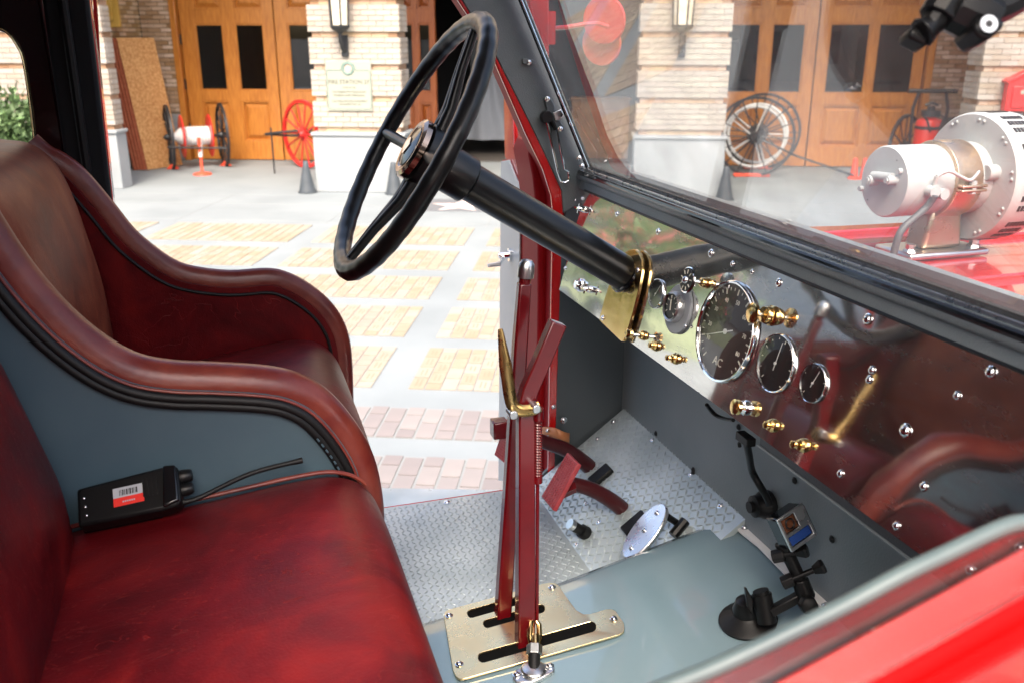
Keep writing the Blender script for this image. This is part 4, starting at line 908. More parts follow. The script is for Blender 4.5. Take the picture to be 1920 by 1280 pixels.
for x in (1.9, -2.4):
    for y in (.2, 1.7):
        m = MB(); m.lathe((x, y-.12, .48), (0, 1, 0), [(.26, 0), (.40, 0), (.48, .05), (.48, .19), (.40, .24), (.26, .24)], 32); wl = P_('wheel', 'black_rubber', m)
        m = MB(); m.lathe((x, y-.10, .48), (0, 1, 0), [(.0, .04), (.1, .0), (.27, .03), (.27, .17), (.1, .2), (0, .16)], 24); P_('rim', 'red_paint', m, wl)
m = MB(); m.box((-2.3, .95, 1.5), (3.4, 1.5, 1.1)); P_('rear_body', 'red_paint', m, bevel=.03)

# ---- seats
def loft_cushion(name, m, prof, y0, y1, parent, bulge, edge=.03, nb=15, dirn=(0, 0, 1), back=None):
    # prof: list of (x,z) along the visible face; bulges along dirn between its two sides
    rows_ = []; d = np.array(dirn, float)
    ys = [y0] + list(np.linspace(y0, y1, nb)) + [y1]
    for k, y in enumerate(ys):
        s = (y-y0)/(y1-y0); q = min(s, 1-s); f = (1-(1-min(q/.28, 1))**2.4)
        drop = 1.0 if 0 < k < len(ys)-1 else 0.0
        rr = []
        for i, (x, z) in enumerate(prof):
            e = math.sin(math.pi*i/(len(prof)-1))**.4 if 0 < i < len(prof)-1 else 0
            p = np.array([x, y, z]) + d*bulge*f*(e if bulge else 0) - d*(0 if drop else edge)
            rr.append(p)
        rows_.append(rr)
    mb = MB(); mb.sheet(rows_)
    o = mb.build(name, m, parent, smooth=70, sub=1); return o
def densify(p, k=4): return [(float(q[0]), float(q[1])) for q in catmull([(x, z, 0) for x, z in p], k)]
# near seat
near_seat = P_('seat_base', 'board_grey', (lambda m_: (m_.box((-.10, .735, 1.48), (.44, .66, .24)), m_)[1])(MB()), bevel=.01)
cprof = densify([(-.27, 1.66), (-.235, 1.694), (-.15, 1.703), (-.03, 1.716), (.05, 1.724), (.095, 1.723), (.128, 1.706), (.146, 1.672), (.150, 1.62), (.147, 1.52), (.135, 1.44)])
cs = loft_cushion('seat_cushion', 'red_leather', cprof, .37, 1.066, near_seat, .016, .025)
bprof = densify([(-.210, 1.66), (-.214, 1.72), (-.219, 1.77), (-.236, 1.84), (-.256, 1.92), (-.285, 2.02), (-.315, 2.10), (-.35, 2.13), (-.40, 2.12), (-.44, 2.05)])
loft_cushion('backrest', 'red_leather', bprof, .37, 1.062, near_seat, .022, .05, dirn=(1, 0, .15))
pp = MB(); pp.tube([(x, 1.064, z+.001) for x, z in cprof[4:26]], .0028, 8); P_('piping', 'roll_leather', pp, cs)
# divider: grey board edged with a leather roll and black piping
roll_px = [(-110, 220), (-50, 320), (0, 408), (60, 498), (130, 578), (200, 636), (262, 668), (330, 680), (400, 683), (500, 690), (560, 704), (612, 734), (660, 788), (696, 852), (713, 930), (716, 1010), (716, 1100)]
RY = 1.105
rp_ = [onY(x, y, RY) for x, y in roll_px]
rp_ = catmull(rp_, 5)
def offs(P, d):
    out = []
    for i in range(len(P)):
        t_ = unit(P[min(i+1, len(P)-1)]-P[max(i-1, 0)]); nrm = np.array([t_[2], 0, -t_[0]]); out.append(P[i] + nrm*d)
    return out   # d > 0: inwards / downwards
div = MB(); inn = offs(rp_, .024)
bl = [np.array([p[0], 1.078, p[2]]) for p in inn] + [np.array([inn[-1][0], 1.078, 1.40]), np.array([-.42, 1.078, 1.40]), np.array([-.42, 1.078, inn[0][2]])]
div.prism(bl, (0, .034, 0)); dv = P_('seat_divider', 'board_grey', div, smooth=0)
m = MB(); m.tube([p*[1, 0, 1]+DY*1.104 for p in offs(rp_, .024)], .0245, 14, asp=(1, 1.12), ref=(0, 1, 0)); P_('leather_roll', 'roll_leather', m, dv, smooth=80)
m = MB(); m.tube([p*[1, 0, 1]+DY*1.075 for p in offs(rp_, .0425)], .0058, 8); m.tube([p*[1, 0, 1]+DY*1.076 for p in offs(rp_, .0345)], .0064, 8); P_('black_piping', 'black_rubber', m, dv, smooth=80)
m = MB(); m.tube([p*[1, 0, 1]+DY*1.0785 for p in offs(rp_, .0275)], .0026, 8); P_('red_welt', 'roll_leather', m, dv, smooth=80)
m = MB(); m.prism([p+DY*.034 for p in bl], (0, .018, 0)); P_('inner_panel', 'red_leather', m, dv, smooth=0)
# stitches of the piping on the curve at the front
stt = MB(); sp2 = offs(rp_, .0435)
for i in range(58, len(sp2)-6, 1):
    p = sp2[i]*[1, 0, 1]+DY*1.0675; t_ = unit(sp2[i+1]-sp2[i]); stt.tube([p-t_*.002, p+t_*.0025], .0013, 5)
P_('stitches', 'board_grey', stt, dv)
# driver's seat: far wing, cushion, back
wing_px = [(60, 262), (88, 286), (115, 300), (150, 327), (200, 385), (240, 435), (280, 470), (320, 497), (360, 511), (430, 519), (500, 515), (535, 522), (570, 540), (605, 568), (630, 602), (643, 640), (648, 690), (650, 760)]
WY = 1.58; wp_ = catmull([onY(x, y, WY) for x, y in wing_px], 4); wi = offs(wp_, .014)
m = MB(); wl_ = [np.array([p[0], 1.556, p[2]]) for p in wi] + [np.array([wi[-1][0], 1.556, 1.42]), np.array([-.40, 1.556, 1.42]), np.array([-.40, 1.556, wi[0][2]])]
m.prism(wl_, (0, .04, 0)); ds = P_('driver_seat_wing', 'red_leather', m, smooth=0)
m = MB(); m.tube([p*[1, 0, 1]+DY*1.577 for p in offs(wp_, .013)], .0135, 12, asp=(1, 1.9), ref=(0, 1, 0)); P_('wing_roll', 'roll_leather', m, ds, smooth=80)
m = MB(); m.tube([p*[1, 0, 1]+DY*1.5545 for p in offs(wp_, .026)], .0028, 8); P_('wing_piping', 'black_rubber', m, ds, smooth=80)
dprof = densify([(-.25, 1.68), (-.20, 1.715), (-.08, 1.728), (.02, 1.742), (.08, 1.748), (.118, 1.742), (.146, 1.718), (.160, 1.68), (.163, 1.60), (.155, 1.48)])
loft_cushion('driver_cushion', 'red_leather', dprof, 1.135, 1.556, ds, .012, .03)
ep = [onY(*q, 1.552) for q in ((215, 660), (210, 610), (190, 520), (163, 440), (142, 380), (120, 330), (95, 294), (62, 270), (20, 262), (-40, 268))]
bp_ = densify([(p[0], p[2]) for p in ep] + [(-.42, 2.02)], 4)
loft_cushion('driver_backrest', 'lit_red_leather', bp_, 1.135, 1.554, ds, .010, .04, dirn=(1, 0, .2))

# ---- steering wheel and column
wc_ = onY(775, 283, 1.30); wt = unit(onY(905, 25, 1.3)-onY(638, 515, 1.3)); wa = unit(np.cross(wt, DY)); wa = wa if wa[0] > 0 else -wa
top, bot = onY(905, 25, 1.3), onY(638, 515, 1.3); WC = (top+bot)/2; RR = np.linalg.norm(top-bot)/2-.0135
sw = MB(); pts = [WC + (wt*math.cos(a)+DY*math.sin(a))*RR for a in np.linspace(0, 2*math.pi, 180, endpoint=False)]
sw.tube(pts, [.0142+.00035*math.sin(i*2*math.pi*36/180) for i in range(180)], 14, closed=True, ref=wa, asp=(.92, 1.08)); rim = P_('steering_wheel', 'wheel_black', sw, smooth=80)
HB = WC + wa*.024
m = MB(); m.lathe(HB-wa*.016, wa, [(.0, 0), (.030, .0), (.046, .008), (.047, .03), (.036, .045), (.031, .055)], 32); P_('hub', 'wheel_black', m, rim)
m = MB(); m.lathe(HB-wa*.017, -wa, [(.046, -.004), (.0455, .004), (.040, .0075), (.034, .007), (.031, .004)], 36, False, False); P_('hub_ring', 'bronze_dark', m, rim)
m = MB(); m.lathe(HB-wa*.019, -wa, [(.032, 0), (.030, .005), (.018, .0085), (.0, .0095)], 30, False, False); hb = P_('horn_button', 'black_gloss', m, rim)
m = MB(); u_ = wt; c = HB-wa*.0285
m.prism([c+u_*.012+DY*.004, c+u_*.002+DY*.014, c-u_*.014+DY*.003, c-u_*.014-DY*.003, c+u_*.002-DY*.014, c+u_*.012-DY*.004], -wa*.0012); P_('emblem', 'chrome', m, hb)
for k, d in enumerate((wt, DY, -wt, -DY)):
    m = MB(); e = np.cross(wa, d)
    if k % 2 == 0:
        for s in (-1, 1): m.tube([HB+d*.03+e*.011*s+wa*.004, HB+d*.075+e*.009*s, HB*.45+WC*.55+d*.13+e*.005*s, WC+d*(RR-.006)+e*.003*s], [.0105, .0085, .0068, .0062], 10, asp=(1, 1))
        m.tube([HB+d*.03, HB+d*.06, HB*.4+WC*.6+d*.13], [.012, .008, .004], 8)
        P_('spoke', 'wheel_black', m, rim, smooth=60)
    else:
        m.tube([HB+d*.03, HB*.5+WC*.5+d*.11, WC+d*(RR-.006)], [.0105, .0085, .0095], 12); P_('spoke', 'steel' if 0 else 'wheel_black', m, rim, smooth=60)
cend = onD(1183, 520); cdir = unit(cend-HB)
m = MB(); m.tube([HB+cdir*.025, HB+cdir*.04, HB+cdir*.075, HB+cdir*.0751, HB+cdir*.08, cend+cdir*.05], [.030, .0345, .0345, .0345, .0285, .0285], 28); P_('steering_column', 'wheel_black', m)
m = MB(); m.torus(cend-cdir*.012, cdir, .029, .0045, 32, 8); P_('column_collar', 'black_gloss', m)
# brass plate of the column
bpx = [(1124, 602), (1124, 594), (1133, 560), (1146, 520), (1157, 492), (1168, 476), (1180, 468), (1190, 467), (1198, 474), (1203, 487), (1203, 510), (1197, 545), (1187, 585), (1176, 622), (1169, 640), (1164, 640)]
m = MB(); m.prism([onD(x, y, .010) for x, y in bpx], -DN*.006); bpl = P_('column_plate', 'brass', m, bevel=.0015)
for q in ((1196, 507), (1130, 596), (1180, 628)): screw(onD(*q, .0105), DN, .004, bpl)

# ---- instruments on the dashboard
def gauge(px, py, H, name, style):
    k = 7*H/190; c = onD(px, py); r = np.linalg.norm(onD(px+k, py-H/2)-onD(px-k, py+H/2))/2
    fi = 'dial_brown' if style == 'speedo' else 'dial_black'
    m = MB(); hgt = .0018+r*.06
    m.lathe(c+DN*.0005, DN, [(r*1.0, 0), (r*1.0, hgt*.5), (r*.975, hgt), (r*.945, hgt*.9), (r*.925, hgt*.3)], 48, False, False); g_ = P_(name, 'chrome', m)
    m = MB(); m.cyl(c+DN*.0002, c+DN*.0010, r*.935, n=40); m.cur = 1
    def mark(a, r0, r1, w_):
        d = DV*math.cos(a)+np.cross(DV, DN)*math.sin(a); e = np.cross(DN, d); q = c+DN*.0012
        m.prism([q+d*r*r0-e*w_, q+d*r*r1-e*w_, q+d*r*r1+e*w_, q+d*r*r0+e*w_], DN*.0005)
    n_ = {'speedo': 30, 'mid': 12, 'small': 5, 'flush': 5}[style]
    for i in range(n_):
        a = R(-140+280*i/(n_-1)); mark(a, .74 if i % 3 == 0 else .80, .86, r*(.010 if i % 3 else .016))
    P_('dial', [fi, 'dial_mark'], m, g_, smooth=0)
    m = MB(); na = {'speedo': R(-112), 'mid': R(6), 'small': R(20), 'flush': R(30)}[style]
    d = DV*math.cos(na)+np.cross(DV, DN)*math.sin(na); e = np.cross(DN, d); q = c+DN*.0022
    tip = .66 if style == 'speedo' else .75
    m.prism([q-d*r*.25-e*r*.012, q+d*r*tip-e*r*.008, q+d*r*tip+e*r*.008, q-d*r*.25+e*r*.012], DN*.0006); m.cyl(q, q+DN*.0015, r*.055, n=12); P_('needle', 'white_paint', m, g_)
    m = MB(); m.lathe(c+DN*.0040, DN, [(r*.94, 0), (r*.6, r*.018), (r*.3, r*.026), (0, r*.03)], 40, False, False); P_('gauge_glass', 'gauge_glass', m, g_)
    return g_, c, r
sg_, sc_, sr_ = gauge(1363, 622, 192, 'speedometer', 'speedo')
text('AC', sr_*.24, (sc_+DN*.0013-DV*sr_*.62+DY*sr_*.02, np.cross(DV, DN), DV), 'dial_lettering', 'dial_mark', sg_, .0003)
for txt, a in (('10', -118), ('20', -92), ('30', -60), ('40', -25), ('50', 12), ('60', 48), ('70', 82), ('80', 116)):
    d = DV*math.cos(R(a))+np.cross(DV, DN)*math.sin(R(a)); text(txt, sr_*.13, (sc_+DN*.0013+d*sr_*.62, np.cross(DV, DN), DV), 'dial_lettering', 'dial_mark', sg_, .0003)
gauge(1457, 681, 112, 'pressure_gauge', 'mid'); gauge(1527, 718, 76, 'fuel_gauge', 'small'); gauge(1232, 551, 56, 'round_gauge', 'flush')
# grey round plate with a raised clock-like gauge
c = onD(1275, 580); r = .0365
m = MB(); m.lathe(c+DN*.0005, DN, [(r, 0), (r, .004), (r*.97, .005), (0, .005)], 40); gp = P_('gauge_plate', 'plate_grey', m)
c2 = onD(1269, 576, .006); m = MB(); m.lathe(c2, DN, [(.0225, 0), (.0225, .010), (.0205, .012), (.0185, .0105)], 32, False, False); P_('gauge_ring', 'alloy', m, gp)
c3 = c2+DN*.009; m = MB(); m.cyl(c3-DN*.002, c3, .0188, n=28); m.cur = 1
for i in range(8):
    a = R(-130+37*i); d = DV*math.cos(a)+np.cross(DV, DN)*math.sin(a); m.tube([c3+d*.012+DN*.0004, c3+d*.016+DN*.0004], .0006, 5)
m.tube([c3-DV*.006+DN*.0008, c3+DV*.010+DY*.004+DN*.0008], .0009, 5); P_('dial', ['dial_black', 'dial_mark'], m, gp)
for q in ((1248, 587), (1285, 611), (1292, 533)): screw(onD(*q, .005), DN, .0024, gp)
# pulls: a collar nut at the dash, a thin stem and a knob drawn out towards the driver
def outlen(foot, tip):
    # distance along the dash normal whose picture lands nearest the tip pixel column
    best = (1e9, 0)
    for d in np.arange(.005, .14, .001):
        p = foot+DN*d - EYE; z = np.dot(p, FW); x = 960+FPX*np.dot(p, RT)/z
        if abs(x-tip) < best[0]: best = (abs(x-tip), d)
    return best[1]
def pull_knob(foot, tip, nut, nutl, kr, kl, mats_, stem=.0026, name='pull_knob', shape='disc'):
    f = onD(*foot); L_ = outlen(f, tip); m_ = MB()
    m_.lathe(f, DN, [(nut*1.12, 0), (nut*1.12, .002), (nut*.9, .0035), (nut, nutl*.5), (nut*.85, nutl*.9), (stem*1.4, nutl)], 20, False, False)
    m_.cur = 1; m_.cyl(f, f+DN*L_, stem, n=10)
    m_.cur = 2; t_ = f+DN*(L_-kl)
    if shape == 'disc': m_.lathe(t_, DN, [(stem, 0), (kr*.55, kl*.25), (kr, kl*.5), (kr, kl*.85), (kr*.86, kl)], 26)
    else: m_.lathe(t_, DN, [(kr*.6, 0), (kr, kl*.2), (kr*.8, kl*.55), (kr*1.0, kl*.85), (kr*.7, kl)], 18)
    o_ = P_(name, mats_, m_); return o_, f+DN*L_
pull_knob((1447, 592), 1408, .0115, .014, .0125, .007, ['brass', 'steel', 'brass'])
vd, c = pull_knob((1326, 531), 1287, .0070, .012, .0185, .005, ['brass', 'steel', 'chrome'])
m = MB(); m.cyl(c+DN*.0001, c+DN*.0008, .0160, n=26); m.cur = 1
for i in range(9):
    a = R(40*i); d = DV*math.cos(a)+np.cross(DV, DN)*math.sin(a); m.tube([c+d*.009+DN*.001, c+d*.0145+DN*.001], .0008, 5)
m.cur = 2; m.dome(c+DN*.0008, DN, .0055, .006, 12); P_('dial_face', ['dial_black', 'dial_mark', 'chrome'], m, vd)
pull_knob((1398, 764), 1375, .0088, .010, .0100, .008, ['chrome', 'chrome', 'brass'], shape='bead')
pull_knob((1207, 629), 1173, .0070, .008, .0080, .012, ['brass', 'steel', 'brass'], shape='bead')
for ft_, tp_ in (((1450, 797), 1433), ((1507, 834), 1484), ((1231, 648), 1217), ((1268, 672), 1249)):
    pull_knob(ft_, tp_, .0075, .008, .0046, .006, ['brass', 'old_brass', 'brass'], name='valve_pull', shape='bead')
f = onD(1089, 535); m = MB(); m.lathe(f, DN, [(.0125, 0), (.012, .004), (.009, .007), (.0075, .012), (.0, .0145)], 24); P_('ignition_switch', 'chrome', m)
for q in ((1108, 543), (1096, 393)):
    f = onD(*q); m = MB(); m.lathe(f, DN, [(.0065, 0), (.006, .006), (.004, .012), (.003, .016)], 12); m.tube([f+DN*.014+DY*.013, f+DN*.014-DY*.013], .0019, 8); m.tube([f+DN*.012+DV*.009, f+DN*.012-DV*.009], .0016, 8); P_('toggle', 'chrome', m)
for q, r in (((1092, 372), .0042), ((1098, 440), .0042), ((1157, 401), .0045), ((1234, 434), .0048), ((1333, 475), .0055), ((1373, 495), .0038), ((1410, 510), .0034), ((1460, 530), .0052), ((1627, 599), .0062), ((1858, 697), .0058), ((1795, 741), .0044), ((1635, 693), .0046), ((1630, 711), .0046), ((1698, 807), .0072), ((1732, 911), .0046), ((1576, 887), .0046), ((1681, 985), .0046), ((1819, 1067), .0052), ((1911, 1026), .0046), ((1079, 376), .003), ((1060, 503), .004)):
    screw(onD(*q, .0003), DN, r*.86, dash)

# ---- levers, brake grip, gate plate
gate_o = [(832, 1153), (834, 1146), (840, 1142), (1018, 1093), (1030, 1091), (1042, 1092), (1050, 1099), (1054, 1107), (1081, 1143), (1093, 1150), (1105, 1150), (1137, 1141), (1147, 1141), (1154, 1144), (1170, 1167), (1171, 1176), (1170, 1183), (1160, 1189), (872, 1271), (862, 1272), (856, 1268), (849, 1254)]
def slot(a, b, w0, w1=None, n=6):
    a = np.array(a, float); b = np.array(b, float); d = (b-a)/np.linalg.norm(b-a); e = np.array([-d[1], d[0]]); w1 = w1 or w0; out = []
    for k in range(n+1): t_ = math.pi/2+math.pi*k/n; out.append(a + d*math.cos(t_)*w0 + e*math.sin(t_)*w0)
    for k in range(n+1): t_ = -math.pi/2+math.pi*k/n; out.append(b + d*math.cos(t_)*w1 + e*math.sin(t_)*w1)
    return out
gho = [onH(x, y, .0062) for x, y in gate_o]
holes = [[onH(x, y, .0062) for x, y in slot(a_, b_, w_)] for a_, b_, w_ in (((884, 1149), (1000, 1116), 8), ((914, 1168), (1014, 1140), 8), ((906, 1231), (1108, 1174), 10))]
m = MB(); m.holed(gho, holes, UZ*-.0032); gate = P_('gate_plate', 'bright_brass', m, bevel=.0012, smooth=30)
m = MB(); m.prism([onH(x, y, .0022) for x, y in ((842, 1154), (1020, 1100), (1042, 1104), (1088, 1156), (1138, 1152), (1160, 1172), (866, 1262))], UZ*-.001); P_('slot_shade', 'slot_black', m, gate)  # black sheet standing in for the darkness below the open slots
for q in ((842, 1153), (861, 1244), (1035, 1100), (1151, 1159)): screw(onH(*q, .0066), UZ, .0050, gate)
lev0 = onH(984, 1207, .0)
yl = lev0[1]
def onL(x, y, dy=0.0): return onY(x, y, yl+dy)
m = MB(); path = [onL(984, 1225), onL(985, 1100), onL(985, 900), onL(985, 790), onL(986, 750), onL(992, 728), onL(1012, 683), onL(1046, 604)]
m.tube(path, [.0185, .018, .0165, .016, .016, .016, .016, .0155], 4, ref=(1, 0, 0), phase=math.pi/4, asp=(1, .8)); bl_ = P_('brake_lever', 'lever_red', m, bevel=.002, smooth=40)
m = MB(); tr = catmull([onL(938, 617, -.012), onL(944, 660, -.014), onL(951, 705, -.014), onL(956, 740, -.014), onL(962, 760, -.014), onL(976, 769, -.014), onL(996, 768, -.014), onL(1012, 761, -.014)], 4)
nn = len(tr); m.tube(tr, [.003+.0055*min(1, i/6) if i < nn*.6 else .0085 for i in range(nn)], 8, asp=(.55, 1.0), ref=(0, 1, 0)); P_('brake_trigger', 'old_brass', m, bl_, smooth=60)
for q in ((961, 775), (1004, 764)): c = onL(*q, -.020); m = MB(); m.cyl(c-DY*.006, c+DY*.012, .006, n=12); P_('pivot_pin', 'steel', m, bl_, bevel=.001)
m = MB(); m.cyl(onL(1008, 765, -.005), onL(1008, 785, -.005), .0085, n=12); hel = [onL(1008, 780+110*k/220, -.004) + (np.array([1.0, 0, 0])*math.cos(k*2*math.pi/10)+DY*math.sin(k*2*math.pi/10))*.0052 for k in range(221)]
m.tube(hel, .0016, 5); m.cyl(onL(1008, 780, -.004), onL(1008, 892, -.004), .0042, n=10); m.cyl(onL(1007, 890, -.004), onL(1007, 903, -.004), .0078, n=12); P_('release_spring', 'lever_red', m, bl_, smooth=60)
m = MB(); m.cyl(onL(1008, 900, -.004), onL(1007, 1165, -.004), .0026, n=8); P_('release_rod', 'lever_red', m, bl_)
# shift lever behind it
sb = onH(945, 1153, .0); ys = sb[1]
m = MB(); m.tube([onY(942, 1165, ys), onY(947, 1080, ys), onY(957, 930, ys), onY(966, 790, ys), onY(975, 640, ys), onY(983, 530, ys)], [.0165, .0160, .0150, .0145, .0140, .0125], 4, ref=(1, 0, 0), phase=math.pi/4, asp=(1, .9)); sl = P_('shift_lever', 'lever_red', m, bevel=.003, smooth=40)
m = MB(); m.cyl(onY(983, 532, ys), onY(986, 510, ys), .0085, n=12); P_('lever_collar', 'lever_red', m, sl)
c0, c1 = onY(985, 520, ys), onY(988, 487, ys); ca = unit(c1-c0); m = MB(); m.lathe(c0, ca, [(.0115, 0), (.0115, .012), (.0105, .019), (.007, .024), (.0, .0255)], 20); P_('lever_cap', 'steel', m, sl)
# cable clevis and its flange
fc0 = onH(1001, 1262, .0); m = MB(); fpx = [(962, 1262), (968, 1254), (985, 1246), (1010, 1240), (1030, 1243), (1040, 1250), (1039, 1257), (1015, 1270), (995, 1278), (968, 1278), (962, 1271)]
m.prism([onH(x, y, .006) for x, y in fpx], UZ*-.006); m.lathe(fc0+UZ*.005, UZ, [(.019, 0), (.018, .004), (.012, .007)], 20); fl_ = P_('cable_flange', 'alloy', m, bevel=.0015)
for q in ((969, 1264), (1031, 1247)): screw(onH(*q, .0065), UZ, .0048, fl_)
tpc = onL(1003, 1170, -.012); bpc = fc0+UZ*.006; ax_ = tpc-bpc
m = MB(); m.cyl(bpc, bpc+ax_*.45, .0085, n=14); P_('cable_end', 'black_rubber', m, fl_)
m = MB(); m.lathe(bpc+ax_*.33, ax_, [(.0115, 0), (.0115, .014)], 6); P_('lock_nut', 'steel', m, fl_, smooth=0, bevel=.0008)
m = MB(); e = unit(np.cross(ax_, (0, 1, 0)))
m.lathe(bpc+ax_*.45, ax_, [(.010, 0), (.0095, .015), (.008, .02)], 14)
for s in (-1, 1): m.tube([bpc+ax_*.55+e*.005*s, bpc+ax_*.72+e*.0085*s, bpc+ax_*1.02+e*.007*s, bpc+ax_*1.1+e*.002*s], [.0045, .0042, .004, .003], 8)
P_('clevis', 'brass', m, fl_, smooth=60)

# ---- pedals
def pad(px, off, thick, name, parent, m_='pedal_red'):
    P = [onY(x, y, off) for x, y in px]; nrm = unit(np.cross(P[1]-P[0], P[2]-P[0])); nrm = nrm if nrm[0] > 0 else -nrm
    m = MB(); m.prism(P, nrm*thick); o = P_(name, m_, m, parent, bevel=.0025)
    rb_ = MB()   # ribbed grip
    for i in range(1, 10):
        for j in range(1, 6):
            s, t_ = i/10, j/6; c = (P[0]*(1-t_)+P[1]*t_)*(1-s)+(P[3]*(1-t_)+P[2]*t_)*s; rb_.box(c-nrm*.0006, (.0042, .0042, .0042), (unit(P[3]-P[0]), unit(np.cross(nrm, P[3]-P[0])), nrm))
    stuff(P_('grip_studs', m_, rb_, o, smooth=0)); return o
yb, yc = 1.36, 1.53
pth = catmull([onY(1068, 905, yb), onY(1110, 917, yb), onY(1150, 940, yb), onY(1180, 966, yb), onY(1196, 985, yb), onY(1206, 1000, yb)], 4)
m = MB(); m.tube(pth, [.0115+.005*i/len(pth) for i in range(len(pth))], 10, asp=(1, 1.1)); bpd = P_('brake_pedal', 'arm_red', m, smooth=60)
p0 = [onY(1063, 847, yb+.03), onY(1083, 868, yb-.035), onY(1036, 956, yb-.04), onY(1014, 930, yb+.025)]
def pad3(P, name, parent):
    nrm = unit(np.cross(P[1]-P[0], P[2]-P[0])); nrm = nrm if nrm[0] > 0 else -nrm
    m = MB(); m.prism(P, nrm*.009); o = P_(name, 'pedal_red', m, parent, bevel=.002); rb_ = MB(); s_ = unit(P[3]-P[0]); q_ = unit(np.cross(nrm, s_))
    for i in range(1, 16):
        for j in range(1, 7):
            s, t_ = i/16, j/7; c = (P[0]*(1-t_)+P[1]*t_)*(1-s)+(P[3]*(1-t_)+P[2]*t_)*s; rb_.box(c-nrm*.0004, (.0036, .0036, .003), (s_, q_, nrm))
    stuff(P_('grip_studs', 'pedal_red', rb_, o, smooth=0)); return o
pad3(p0, 'pedal_pad', bpd)
m = MB(); m.tube([onY(1048, 915, yb), onY(1075, 907, yb)], [.02, .016], 8); P_('pedal_bracket', 'lever_red', m, bpd)
pth = catmull([onY(985, 812, yc), onY(1015, 826, yc), onY(1060, 842, yc), onY(1095, 866, yc), onY(1120, 890, yc), onY(1132, 905, yc)], 4)
m = MB(); m.tube(pth, [.0115+.005*i/len(pth) for i in range(len(pth))], 10, asp=(1, 1.1)); cpd = P_('clutch_pedal', 'arm_red', m, smooth=60)
pad3([onY(950, 783, yc+.03), onY(965, 786, yc-.03), onY(943, 866, yc-.03), onY(926, 852, yc+.03)], 'pedal_pad', cpd)
m = MB(); m.box(onY(936, 802, yc), (.030, .03, .035)); m.tube([onY(940, 805, yc), onY(985, 815, yc)], .013, 8); P_('pedal_bracket', 'lever_red', m, cpd, bevel=.003)
for pq, par in (((1128, 893), cpd), ((1193, 984), bpd)):
    c = onT(*pq, .001); m = MB(); m.box(c+TN*.004, (.05, .03, .012), (tv, DY, TN)); P_('floor_slot', 'black_rubber', m, par, bevel=.003)
# oval accelerator
ac, ad = onT(1177, 1035, .045), onT(1238, 952, .055); au = ad-ac; al_ = np.linalg.norm(au)*1.22; au = unit(au); mid = (ac+ad)/2
an = unit(np.cross(au, np.cross(unit(EYE-mid)*.42-RT*.78+UZ*.25, au)))
ae = np.cross(an, au); m = MB(); m.prism([mid+au*math.cos(t_)*al_/2+ae*math.sin(t_)*.030 for t_ in np.linspace(0, 2*math.pi, 36, endpoint=False)], -an*.008); acc = P_('accelerator_pedal', 'alloy', m, bevel=.0022)
for s in (-.36, 0, .36): screw(mid+au*al_*s*.9+an*.0005, an, .0040, acc)
m = MB(); m.cyl(onT(1252, 968, .04), onT(1278, 985, .0), .006, n=10); m.cyl(onT(1285, 975, .012), onT(1262, 1003, .012), .009, n=10); P_('pedal_linkage', 'black_plastic', m, acc)
fs = onT(1100, 1000, 0); ft = fs + unit(TN*.9+np.array([-.5, 0, .1]))*.042
m = MB(); m.cyl(fs, fs+(ft-fs)*.35, .013, n=14); m.cyl(fs, ft, .0095, n=14); m.cur = 1; m.cyl(ft-(ft-fs)*.18, ft+(ft-fs)*.05, .0102, n=16); P_('foot_switch', ['black_rubber', 'steel'], m)
# ---- vent crank under the dash
xv = .715; m = MB(); vp = [onX(1398, 822, .64), onX(1404, 850, .66), onX(1410, 882, .69), onX(1424, 908, .70), onX(1437, 930, .71), onX(1443, 945, .715)]
m.tube(catmull(vp, 4), .0055, 8); vo = P_('vent_crank', 'black_plastic', m, smooth=60)
m = MB(); c = onX(1443, 944, .745); m.lathe(c, (-1, 0, 0), [(.022, 0), (.022, .012), (.017, .02), (.017, .028), (.009, .03), (.009, .036)], 20); P_('crank_boss', 'black_plastic', m, vo)
m = MB(); m.box(onX(1398, 822, .635), (.014, .03, .012)); m.tube([onX(1390, 826, .635), onX(1386, 830, .635), onX(1387, 838, .635)], .003, 6); P_('crank_clip', 'black_plastic', m, vo, bevel=.002)
m = MB(); m.tube(catmull([onX(1325, 758, .64), onX(1340, 776, .66), onX(1358, 784, .66), onX(1375, 787, .64)], 4), .003, 6); P_('wire', 'black_plastic', m)

# ---- hood and siren
hs = [(.55, 1.30), (.545, 1.62), (.53, 1.74), (.47, 1.85), (.40, 1.915), (.32, 1.94), (.16, 1.952), (0, 1.957)]
sec = [(-y, z) for y, z in hs] + [(y, z) for y, z in hs[::-1][1:]]
m = MB(); m.sheet([[(x, .97+y*k_, z) for y, z in sec] for x, k_ in ((.772, 1.19), (1.0, 1.06), (1.4, .97), (2.6, .80))]); hood = P_('hood', 'red_paint', m, smooth=60)
m = MB(); m.sheet([[(x, .97+y*k_, z) for y, z in sec if z > 1.90] for x, k_ in ((.668, 1.215), (.772, 1.19))]); P_('cowl_top', 'red_paint', m, hood, smooth=60)
for y in (-.30, -.08, .12, .235):
    z = float(np.interp(abs(y), [q[0] for q in hs[::-1]], [q[1] for q in hs[::-1]])); m = MB(); m.tube([(.70, .97+y*1.08, z+.001), (2.5, .97+y*.85, z+.001)], .0045, 8, asp=(1, 1.6)); P_('hood_bead', 'red_paint', m, hood)
ysr = 1.03
fcx = onY(1657, 341, ysr); dpt = float(np.dot(fcx-EYE, FW)); R1 = .5*133*dpt/FPX
ax = np.array([1.0, 0, 0]); X = lambda px, py=342: onY(px, py, ysr)[0]
dep2 = float(np.dot(onY(1809, 340, ysr)-EYE, FW)); R2 = .5*236*dep2/FPX
x0, x1, x2, x3 = X(1657), X(1742), X(1788), X(1810); zc = fcx[2]; x4 = x3+R2*.62
c0 = np.array([x0, ysr, zc]); 
